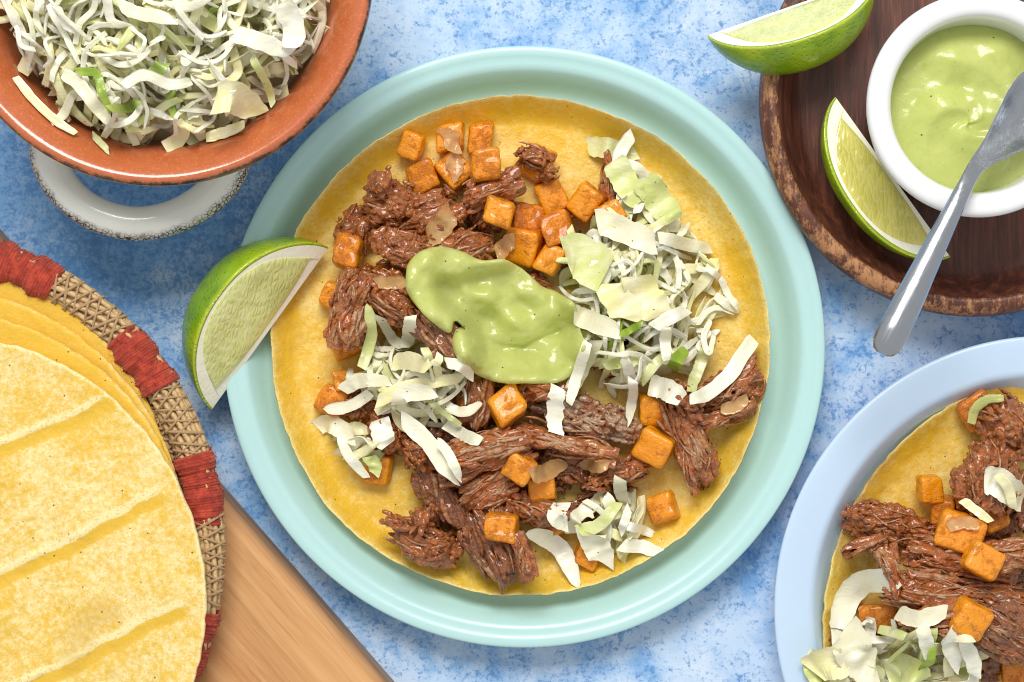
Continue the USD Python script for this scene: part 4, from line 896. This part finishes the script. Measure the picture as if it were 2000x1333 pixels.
# onion pieces
for i, (pts, w, lab) in enumerate([(((835, 470), (865, 440), (880, 410)), 44, 'translucent onion piece in the middle of the upper meat clump'), (((735, 552), (770, 553), (800, 552)), 26, 'translucent onion strip left of the crema'),
        (((1035, 925), (1065, 922), (1105, 905)), 34, 'translucent onion petal right of the lower middle cube'), (((1410, 800), (1440, 793), (1462, 776)), 26, 'translucent onion piece under the right edge beef shred'),
        (((880, 340), (888, 315), (895, 295)), 36, 'onion layer over the glossy squash cube at the top'), (((970, 500), (985, 480), (1005, 462)), 32, 'onion piece leaning on the large cube above the crema'),
        (((1135, 905), (1160, 912), (1190, 905)), 24, 'onion strip under the fatty beef piece'), (((862, 262), (880, 268), (896, 282)), 40, 'onion layer on the top left cube')]):
    put_shred(pts, w, lab, 700 + i, None, 'onion', 0.022, 'onion_piece', 'onion', t=1.1, cup=0.2, roll=0.15, taper=(.5, .4), jag=0.2)

# ------------------------------------------------------------------ slaw on the large taco
gA, gB, gC = 'cabbage shreds in the large slaw heap on the right of the taco', 'cabbage shreds in the slaw heap left of and below the crema', 'cabbage shreds in the small slaw tuft at the bottom of the taco'
polyA = [(1115, 470), (1180, 425), (1250, 420), (1330, 440), (1385, 490), (1410, 560), (1420, 640), (1380, 700), (1310, 730), (1220, 760), (1160, 720), (1125, 640), (1110, 560)]
single('cabbage_slaw', cat_meshes(heap(polyA, 60, 40, '', '', stuff=True)), 'cabbage_cream', 'shredded cabbage deep inside the large slaw heap right of the crema', 'slaw', smooth=55, kind='stuff')
heap(polyA, 80, 41, 'the large slaw heap', gA, lens=(60, 130), wids=(10, 20))
heap([(1195, 310), (1250, 300), (1290, 370), (1330, 430), (1360, 480), (1270, 470), (1215, 400)], 9, 42, 'the large slaw heap', gA, lens=(60, 120), wids=(14, 36))
single('cabbage_slaw', cat_meshes(heap(polyA, 45, 46, '', '', lens=(35, 90), wids=(7, 15), stuff=True)), 'cabbage_white', 'fine white cabbage bits scattered over the large slaw heap', 'slaw', smooth=55, kind='stuff')
polyB = [(690, 715), (745, 665), (800, 680), (870, 715), (905, 745), (915, 790), (880, 820), (800, 830), (730, 800), (690, 770)]
heap(polyB, 34, 43, 'the slaw below the crema', gB, lens=(60, 130), wids=(11, 24))
single('cabbage_slaw', cat_meshes(heap(polyB, 22, 47, '', '', lens=(35, 90), wids=(7, 15), stuff=True)), 'cabbage_white', 'fine white cabbage bits scattered over the left slaw heap', 'slaw', smooth=55, kind='stuff')
heap([(655, 845), (700, 840), (725, 880), (715, 915), (680, 905)], 7, 44, 'the left edge slaw tail', 'cabbage shreds in the tail of slaw at the left edge', lens=(60, 100), wids=(14, 34))
heap([(1125, 985), (1190, 965), (1245, 985), (1250, 1040), (1210, 1085), (1150, 1070)], 14, 45, 'the small bottom slaw tuft', gC, lens=(50, 110), wids=(14, 40))
hand = [  # path, width, material, label, keywords
 (((1150, 275), (1190, 283), (1250, 290)), 40, 2, 'yellow green cabbage leaf piece at the very top of the slaw', dict(cup=.15, t=.7)),
 (((1240, 255), (1218, 285), (1212, 318), (1245, 330)), 26, 0, 'white hooked cabbage shred at the very top of the slaw', dict(t=1.6, lift=1e-3)),
 (((1205, 315), (1245, 322), (1262, 345), (1255, 385), (1245, 415)), 20, 0, 'long white bent cabbage shred hanging from the top of the slaw', dict(t=1.5, lift=1e-3)),
 (((1200, 310), (1222, 350), (1250, 395)), 52, 2, 'broad pale green cabbage leaf under the top shreds', dict(cup=.12, t=.6)),
 (((1258, 350), (1290, 390), (1318, 430)), 56, 2, 'broad pale cabbage leaf at the right of the slaw tail', dict(cup=.15, t=.6)),
 (((1285, 465), (1340, 475), (1398, 482)), 26, 0, 'thick white cabbage shred pointing right at the top of the heap', dict(t=1.8)),
 (((1165, 430), (1205, 445), (1280, 480)), 50, 0, 'broad white cabbage piece at the top left of the heap', dict(cup=.15, t=.9)),
 (((1105, 500), (1135, 500), (1180, 540)), 84, 2, 'large smooth pale green leaf square right above the crema', dict(cup=.1, t=.7, taper=(.8, .8))),
 (((1240, 540), (1262, 585), (1290, 620)), 66, 1, 'large upright pale leaf piece in the middle of the heap', dict(cup=.15, t=.8)),
 (((1185, 555), (1215, 600), (1225, 625)), 60, 1, 'triangular cream cabbage piece left of the heap centre', dict(cup=.1, t=.8)),
 (((1275, 640), (1310, 620), (1345, 605)), 26, 0, 'thick pale cabbage stick on the heap', dict(t=2.2)),
 (((1300, 640), (1300, 670), (1302, 705)), 22, 0, 'white cabbage shred hanging down from the heap centre', dict(t=1.6)),
 (((1208, 655), (1230, 645), (1255, 628)), 14, 3, 'bright green cabbage sliver in the middle of the heap', dict(t=1.0, taper=(.3, .2), lift=.6e-3)),
 (((1315, 722), (1325, 700), (1342, 682)), 26, 3, 'bright green leaf bit at the lower right of the heap', dict(t=.8, lift=.6e-3)),
 (((1480, 662), (1450, 700), (1420, 740), (1380, 770), (1345, 780)), 30, 0, 'long white cabbage shred reaching to the right edge of the tortilla', dict(t=1.8, lift=1e-3)),
 (((1382, 680), (1370, 725), (1348, 765)), 24, 2, 'pale cabbage shred crossing down to the long right one', dict(t=1.4)),
 (((1270, 755), (1300, 760), (1330, 780)), 44, 0, 'white pointed cabbage leaf at the lower edge of the heap', dict(t=.8, cup=.2)),
 (((1235, 740), (1240, 780), (1228, 830)), 20, 0, 'white cabbage shred hanging over the fatty beef', dict(t=1.0, taper=(.8, .2))),
 (((1165, 665), (1140, 720), (1108, 775)), 30, 0, 'white cabbage shred along the right end of the crema', dict(t=1.0)),
 (((1090, 755), (1085, 800), (1085, 848)), 34, 0, 'frayed white cabbage tuft hanging below the crema', dict(t=1.0, jag=.3, taper=(.8, .9))),
 (((1395, 625), (1380, 660), (1390, 690), (1402, 655)), 12, 0, 'thin curled cabbage shred at the right of the heap', dict(t=.9)),
 (((1405, 575), (1430, 595), (1455, 605)), 18, 0, 'small cabbage shred pointing right onto the tortilla', dict(t=1.2)),
 (((1415, 540), (1435, 580), (1450, 600)), 14, 0, 'curved cabbage shred at the right edge of the heap', dict(t=1.2)),
 (((720, 595), (725, 650), (705, 720)), 22, 2, 'long pale green cabbage shred beside the frayed beef', dict(t=1.1, taper=(.15, .8))),
 (((742, 618), (762, 660), (790, 680)), 20, 0, 'white cabbage shred crossing above the left slaw', dict(t=1.1)),
 (((806, 618), (800, 650), (788, 680)), 26, 0, 'short white cabbage piece left of the crema', dict(t=1.2)),
 (((765, 710), (800, 705), (840, 720)), 34, 1, 'cream cabbage shred across the left slaw', dict(t=1.4)),
 (((665, 765), (700, 745), (760, 745)), 28, 0, 'flat white cabbage shred at the left of the left slaw', dict(t=1.2)),
 (((735, 785), (800, 755), (905, 738)), 26, 1, 'long cream cabbage shred under the crema edge', dict(t=1.6)),
 (((628, 803), (680, 795), (722, 768)), 24, 0, 'long white cabbage shred reaching left across a squash cube', dict(t=1.3, taper=(.2, .8))),
 (((782, 818), (830, 860), (862, 900), (895, 940)), 34, 0, 'long white cabbage shred pointing down over the pale beef', dict(t=1.4, lift=1e-3, taper=(.6, .12))),
 (((855, 860), (880, 890), (902, 938)), 20, 0, 'narrow white cabbage shred beside the long pointed one', dict(t=1.0, lift=2e-3, taper=(.4, .12))),
 (((868, 830), (905, 850), (940, 862)), 26, 0, 'white cabbage strip pointing right over beef below the left slaw', dict(t=1.2)),
 (((838, 783), (870, 810), (900, 832)), 12, 3, 'yellow green cabbage sliver below the left slaw', dict(t=1.2, lift=1e-3)),
 (((780, 790), (790, 770), (850, 765)), 34, 0, 'broad white cabbage flake in the left slaw', dict(t=.9)),
 (((740, 820), (745, 850), (755, 872)), 44, 0, 'white cabbage flake hanging below the left slaw', dict(t=.9, cup=.2)),
 (((608, 838), (640, 832), (690, 860)), 36, 0, 'broad white cabbage piece at the far left edge', dict(t=.9, cup=.2)),
 (((660, 850), (675, 890), (712, 938)), 20, 0, 'white cabbage shred running down at the far left', dict(t=1.3)),
 (((715, 895), (728, 910), (728, 932)), 26, 2, 'rounded pale cabbage curl over the lower left squash cube', dict(t=1.0, cup=.3)),
 (((1030, 1040), (1085, 1070), (1110, 1105), (1130, 1155)), 36, 0, 'long white cabbage shred pointing to the bottom edge of the tortilla', dict(t=1.2, taper=(.25, .2))),
 (((1212, 935), (1215, 965), (1228, 990)), 26, 0, 'white frayed cabbage bit at the top of the bottom tuft', dict(t=1.4)),
 (((1130, 1040), (1170, 1030), (1210, 985)), 26, 2, 'pale green bent cabbage shred in the bottom tuft', dict(t=1.2, lift=1e-3)),
 (((1155, 1045), (1170, 1080), (1180, 1108)), 56, 0, 'broad translucent cabbage leaf at the bottom of the bottom tuft', dict(t=.7, cup=.2)),
 (((1215, 1070), (1255, 1075), (1292, 1086)), 28, 0, 'white cabbage stick pointing right at the bottom tuft', dict(t=1.6)),
 (((1228, 1030), (1255, 1040), (1282, 1054)), 20, 0, 'short translucent cabbage stick right of the bottom tuft', dict(t=1.4)),
 (((1232, 995), (1222, 1020), (1213, 1045)), 18, 0, 'white cabbage shred in the middle of the bottom tuft', dict(t=1.3)),
 (((1100, 985), (1085, 1010), (1110, 1030)), 34, 0, 'translucent cabbage bit between beef and the bottom tuft', dict(t=.8)),
]
for i, (pts, w, mi, lab, kw) in enumerate(hand): put_shred(pts, w, lab, 800 + i, None, CAB[mi], 0.024, **kw)

# ------------------------------------------------------------------ avocado crema on the taco
def crema(lobes, label, zbase_sigma=7):
    k = pscale(0.026); polys = [[P(*q, 0.027)[:2] for q in np.asarray(l[0], float)] for l in lobes]
    allp = np.vstack(polys); x0, y0 = allp.min(0) - 4e-3; x1, y1 = allp.max(0) + 4e-3; h = 0.5e-3
    xs, ys = np.arange(x0, x1, h), np.arange(y0, y1, h); X, Y = np.meshgrid(xs, ys, indexing='ij'); pts = shapely.points(X.ravel(), Y.ravel())
    hc = ndimage.grey_closing(hm, 9); bs = np.maximum(ndimage.gaussian_filter(hc, zbase_sigma), ndimage.gaussian_filter(ndimage.maximum_filter(hm, 9), 3) - 1.2e-3); bs = ndimage.gaussian_filter(bs, 2)
    base = ndimage.map_coordinates(bs, [((X - HX0) / HR).ravel(), ((Y - HY0) / HR).ravel()], order=1).reshape(X.shape)
    z0, z1 = base.min() - 3e-3, base.max() + 12e-3; zs = np.arange(z0, z1, h)
    F = None
    for (l, thick, lift, sd), pg in zip(lobes, polys):
        pg = Polygon(spline(np.vstack([pg, pg[:1]]), 160)).buffer(0)
        d2 = shapely.distance(pg.boundary, pts).reshape(X.shape) * np.where(shapely.contains_properly(pg, pts).reshape(X.shape), -1, 1)
        d2 = d2 + 0.9e-3 * (fbm(np.stack([X * 170, Y * 170, X * 0 + sd], -1), 2, sd) - 0.5)
        zc = base + lift(X, Y) - 0.5e-3; ht = thick * (0.8 + 0.5 * fbm(np.stack([X * 110, Y * 110, X * 0 + sd], -1), 2, sd + 3)) + 0.6e-3 * noise(np.stack([X * 350, Y * 350, 0 * X], -1), sd + 5)
        rr = 3.2e-3; q1 = (d2 + rr)[..., None]; q2 = np.abs(zs[None, None] - zc[..., None]) - ht[..., None] + rr
        G = np.hypot(np.maximum(q1, 0), np.maximum(q2, 0)) + np.minimum(np.maximum(q1, q2), 0) - rr
        if F is None: F = G
        else:
            kk = 0.5e-3; hh = np.clip(0.5 + 0.5 * (F - G) / kk, 0, 1); F = F * (1 - hh) + G * hh - kk * hh * (1 - hh)
    v, f = surface_nets(F, np.array([x0, y0, z0]), h)
    tm = trimesh.Trimesh(v, f, process=False); trimesh.smoothing.filter_taubin(tm, iterations=8); v = np.array(tm.vertices)
    single('crema', (v, f), 'avocado_crema', label, 'sauce'); splat(v)
up = [(795, 545), (800, 515), (825, 490), (860, 481), (905, 492), (940, 508), (990, 505), (1030, 530), (1060, 556), (1095, 572), (1125, 597), (1128, 622), (1100, 645), (1050, 668), (1000, 678), (950, 668), (915, 648), (890, 628), (880, 652), (845, 630), (815, 600), (797, 570)]
dn = [(890, 640), (920, 640), (960, 650), (1010, 650), (1070, 640), (1125, 615), (1140, 655), (1150, 690), (1128, 725), (1090, 748), (1030, 752), (980, 750), (930, 730), (897, 702), (885, 670)]
def ridge(X, Y, pts, wd, amp):
    pl_ = spline(np.array([P(*q, .028)[:2] for q in pts]), 60); d = np.full(X.shape, 1.0)
    for q in pl_: d = np.minimum(d, np.hypot(X - q[0], Y - q[1]))
    return amp * np.exp(-(d / wd) ** 2)
def lift_up(X, Y):
    return (2.2e-3 + ridge(X, Y, [(842, 520), (880, 550), (905, 590), (890, 620)], 5e-3, 3.0e-3) + ridge(X, Y, [(955, 575), (1000, 612), (1045, 622), (1112, 600)], 3.6e-3, 4.4e-3)
            - ridge(X, Y, [(925, 520), (940, 570), (930, 610)], 3e-3, 1.3e-3) + ridge(X, Y, [(880, 545), (915, 568), (932, 572)], 2e-3, 1.3e-3) + 3.0e-3 * (fbm(np.stack([X * 170, Y * 170, 0 * X], -1), 3, 77) - 0.5))
def lift_dn(X, Y):
    return 0.6e-3 + ridge(X, Y, [(920, 705), (985, 722), (1060, 715), (1120, 680)], 4e-3, 3.6e-3) - ridge(X, Y, [(1030, 690), (1060, 700), (1075, 740)], 2.5e-3, 1.3e-3) + 3.0e-3 * (fbm(np.stack([X * 180, Y * 180, 0 * X], -1), 3, 71) - 0.5)
crema([(dn, 2.8e-3, lift_dn, 5), (up, 3.4e-3, lift_up, 9)], 'thick pale green avocado crema dollop in the middle of the large taco')
for i, (pts, w, mi, lab, kw) in enumerate([
 (((1122, 612), (1150, 625), (1210, 650)), 40, 0, 'white cabbage piece lapping over the right end of the crema', dict(t=.9, cup=.15)),
 (((1148, 668), (1128, 735), (1112, 790)), 22, 0, 'white cabbage shred lying along the lower right crema edge', dict(t=1.2)),
 (((872, 708), (900, 715), (925, 738)), 22, 0, 'short white cabbage shred touching the lower left crema edge', dict(t=1.1))]):
    put_shred(pts, w, lab, 860 + i, None, CAB[mi], 0.027, **kw)

# ------------------------------------------------------------------ the taco on the light blue plate
R2 = ' on the blue plate'
for i, (x, y, L, W, a, T) in enumerate([(1960, 1000, 200, 150, 40, 8), (1900, 1170, 260, 130, 0, 8), (1960, 1120, 140, 120, 0, 9), (1930, 1270, 200, 120, 0, 8)]):
    put_beef(x, y, L, W, a, 'sauced', T, 'dark covered beef piece low in the filling' + R2 + (', upper part', ', middle', ', right edge', ', lower part')[i], 150 + i, mat='beef_dark', sink=0.6e-3)
sq2 = [(1845, 998, 56, -5, 'dark squash cube under the clean upper one'), (1912, 805, 66, 32, 'saucy squash cube under the topmost beef'), (1718, 1210, 64, 4, 'saucy squash cube at the left beside the cabbage'), (1992, 1312, 66, 8, 'squash cube at the lower right corner'), (1945, 1010, 60, 20, 'hidden squash cube by the right edge')]
for i, (x, y, s, a, l) in enumerate(sq2): put_squash(x, y, s, a, l + R2, 360 + i)
def B2(px, py, L, W, ang, kind, T, label, seed, **kw): put_beef(px, py, L, W, ang, kind, T, label + R2, seed, **kw)
B2(1962, 830, 150, 110, -65, 'sauced', 18, 'topmost saucy beef lump', 60, strands=2)
B2(1935, 940, 170, 130, 70, 'sauced', 17, 'large saucy beef mass beside the upper squash cube', 61, strands=6)
B2(1745, 1028, 200, 84, -14, 'sauced', 15, 'ragged beef shred reaching the left edge', 62, strands=6)
B2(1690, 1068, 70, 30, 20, 'fibre', 8, 'small dark beef tip at the left edge', 63)
B2(1880, 1095, 200, 84, -12, 'fibre', 15, 'striped pulled beef chunk below the squash cubes', 64, strands=6)
B2(1985, 1085, 110, 60, 10, 'fibre', 13, 'pulled beef shred at the right frame edge', 65, strands=4)
B2(1870, 1165, 270, 76, -8, 'fibre', 15, 'long pulled beef shred across the middle', 66, strands=8, mat='beef_sauced')
B2(1748, 1125, 84, 36, -68, 'fibre', 11, 'pointed beef strip standing at the left', 67, strands=2, mat='beef_fibre')
B2(1958, 1235, 130, 104, -30, 'fibre', 13, 'dark beef chunk at the lower right', 68, strands=3, mat='beef_dark')
B2(1635, 1262, 40, 34, 60, 'sauced', 8, 'tiny beef bit at the lower left edge', 69)
B2(1830, 1215, 110, 60, 10, 'fibre', 12, 'beef piece half hidden by the cabbage', 70, strands=2)
put_squash(1820, 957, 58, 2, 'clean squash cube alone on the upper left' + R2, 370, sink=1.5e-3)
put_squash(1882, 1043, 76, -18, 'large squash cube with an onion layer in the middle' + R2, 371, sink=2e-3)
put_squash(1926, 1098, 64, -30, 'bright squash cube standing on its corner' + R2, 372, sink=2.5e-3)
put_squash(1897, 1212, 76, -32, 'squash cube between beef and cabbage low' + R2, 373, sink=2.5e-3)
put_shred(((1855, 1032), (1885, 1022), (1915, 1028)), 26, 'translucent onion strip on the large squash cube' + R2, 720, None, 'onion', 0.03, 'onion_piece', 'onion', t=.9, cup=.15)
gD = 'cabbage shreds in the slaw at the lower edge of the right hand taco'; lD = 'the right taco slaw'
heap([(1610, 1290), (1680, 1230), (1760, 1230), (1850, 1240), (1900, 1290), (1920, 1350), (1600, 1350)], 40, 51, lD, gD, lens=(60, 140), wids=(18, 46), z=0.024)
for i, (pts, w, mi, lab, kw) in enumerate([
 (((1742, 1122), (1695, 1150), (1668, 1195), (1650, 1240)), 52, 0, 'broad white cabbage strip with a brown smear at the left', dict(t=1.2, cup=.15)),
 (((1592, 1318), (1620, 1300), (1655, 1300)), 66, 1, 'crumpled pale cabbage leaf over the tortilla edge at the lower left', dict(t=.9, cup=.2)),
 (((1660, 1240), (1680, 1290), (1720, 1315)), 76, 0, 'large white cabbage leaf in the lower left slaw', dict(t=1.0, cup=.2)),
 (((1750, 1195), (1785, 1200), (1835, 1185)), 34, 0, 'white cabbage shred lying across the pulled beef', dict(t=1.4)),
 (((1785, 1210), (1795, 1240), (1805, 1275)), 28, 0, 'white cabbage shred going down from the beef', dict(t=1.2)),
 (((1835, 1225), (1848, 1260), (1870, 1300)), 34, 0, 'long white cabbage shred in the lower middle slaw', dict(t=1.4)),
 (((1870, 1245), (1890, 1280), (1900, 1318)), 30, 0, 'white cabbage shred right of the lower middle slaw', dict(t=1.4)),
 (((1808, 1255), (1806, 1280), (1798, 1308)), 16, 3, 'bright green cabbage sliver in the lower slaw', dict(t=1.2, lift=1e-3)),
 (((1920, 935), (1950, 945), (2010, 985)), 56, 0, 'broad white cabbage piece over the saucy beef at the right', dict(t=1.0, cup=.2)),
 (((1942, 925), (1965, 955), (1975, 990)), 20, 2, 'pale green cabbage shred over the saucy beef at the right', dict(t=1.3, lift=1e-3)),
 (((1882, 978), (1905, 995), (1935, 1020)), 18, 1, 'lone thin cabbage shred on the saucy beef', dict(t=1.0)),
 (((1745, 1330), (1770, 1312), (1800, 1330)), 60, 2, 'pale green cabbage leaf at the bottom edge', dict(t=.9))]):
    put_shred(pts, w, lab + R2, 880 + i, None, CAB[mi], 0.026, **kw)
put_shred(((1908, 830), (1915, 800), (1935, 782), (1965, 778)), 18, 'small smear of green crema beside the topmost beef' + R2, 899, None, 'avocado_crema', 0.026, 'crema_smear', 'sauce', t=1.6, lift=.5e-3)

# ------------------------------------------------------------------ slaw in the bowl
rad = np.hypot(GX - cw[0], GY - cw[1]); Rb = 46.0e-3
mnd = 0.0335 + 0.014 * np.clip(1 - (rad / Rb) ** 2, 0, 1) ** 0.6
hm = np.where(rad < Rb, np.maximum(mnd, 0), hm)
r_ = np.linspace(0, 1, 24); mp = np.c_[r_ * Rb * 0.985, 0.0325 + 0.0135 * np.clip(1 - r_ ** 2, 0, 1) ** 0.6]
mv, mf = lathe(mp[::-1], 80); mv = mv + [cw[0], cw[1], 0]
def circ(rpx, n=40): 
    a = np.linspace(0, 2 * np.pi, n, endpoint=False); return [(316 + rpx * np.cos(t), -46 + rpx * np.sin(t)) for t in a]
vis = Polygon(circ(330)).intersection(Polygon([(-60, -40), (760, -40), (760, 500), (-60, 500)]))
bag = heap(list(Polygon(circ(318)).intersection(Polygon([(-60, -50), (760, -50), (760, 500), (-60, 500)])).exterior.coords), 190, 60, '', '', z=0.045, lens=(60, 150), wids=(14, 34), stuff=True)
single('cabbage_slaw', cat_meshes([(mv, mf)] + bag), 'cabbage_cream', 'dense mass of shredded cabbage filling the terracotta bowl below the top shreds', 'slaw', kind='stuff', smooth=55)
gE = 'cabbage shreds on top of the slaw in the terracotta bowl'; lE = 'the bowl slaw'
heap(list(Polygon(circ(312)).intersection(Polygon([(-40, -30), (760, -30), (760, 500), (-40, 500)])).exterior.coords), 88, 61, lE, gE, z=0.05, lens=(75, 165), wids=(11, 22), greens=0.07)
single('cabbage_slaw', cat_meshes(heap(list(Polygon(circ(305)).intersection(Polygon([(-40, -30), (760, -30), (760, 500), (-40, 500)])).exterior.coords), 110, 62, '', '', z=0.05, lens=(45, 110), wids=(7, 15), stuff=True)), 'cabbage_white', 'fine white cabbage bits scattered over the bowl slaw', 'slaw', smooth=55, kind='stuff')
for i, (pts, w, mi, lab, kw) in enumerate([
 (((100, 240), (118, 228), (135, 205), (150, 180)), 18, 0, 'white cabbage shred hooked onto the left inside of the terracotta bowl rim', dict(t=1.4)),
 (((178, 262), (198, 280), (215, 298)), 13, 2, 'thin yellowish shred lying on the terracotta rim', dict(t=1.2)),
 (((30, 150), (62, 190), (105, 232), (150, 262)), 17, 1, 'long curved cabbage shred along the left of the bowl slaw', dict(t=1.4)),
 (((165, 150), (205, 155), (218, 190), (232, 225)), 16, 3, 'bright green curling cabbage shred in the bowl', dict(t=1.0, lift=2.5e-3)),
 (((232, 225), (260, 215), (285, 205)), 18, 3, 'short green cabbage shred at the end of the curling one in the bowl', dict(t=1.0, lift=2.5e-3)),
 (((300, 165), (322, 148), (335, 135)), 28, 3, 'bright green leaf fragment in the middle of the bowl slaw', dict(t=.9, lift=2.5e-3)),
 (((260, 180), (300, 160), (345, 175), (390, 172)), 22, 0, 'white forked cabbage shred over the green fragment in the bowl', dict(t=1.6, lift=3e-3)),
 (((250, 28), (300, 45), (360, 58)), 26, 0, 'thick white cabbage shred across the top of the bowl', dict(t=1.8, lift=2e-3)),
 (((470, 80), (520, 95), (575, 112)), 34, 0, 'thick white cabbage shred at the right of the bowl', dict(t=1.8, lift=2e-3)),
 (((430, 205), (470, 200), (505, 225)), 60, 1, 'broad creamy cabbage leaf at the lower right of the bowl', dict(t=.9, lift=2e-3, cup=.2)),
 (((400, 268), (435, 258), (480, 245)), 22, 1, 'cream cabbage shred against the lower right bowl wall', dict(t=1.6)),
 (((135, 150), (170, 175), (200, 215), (225, 245)), 26, 0, 'broad white cabbage shred at the lower left of the bowl', dict(t=1.4, lift=2e-3)),
 (((560, 20), (580, 60), (575, 105)), 44, 0, 'translucent cabbage leaf at the right wall of the bowl', dict(t=.8, cup=.2, lift=1e-3)),
 (((500, 120), (520, 160), (532, 205)), 16, 2, 'thin cabbage shred pointing down at the right of the bowl', dict(t=1.3, lift=1.5e-3))]):
    put_shred(pts, w, lab, 920 + i, None, CAB[mi], 0.05, **kw)
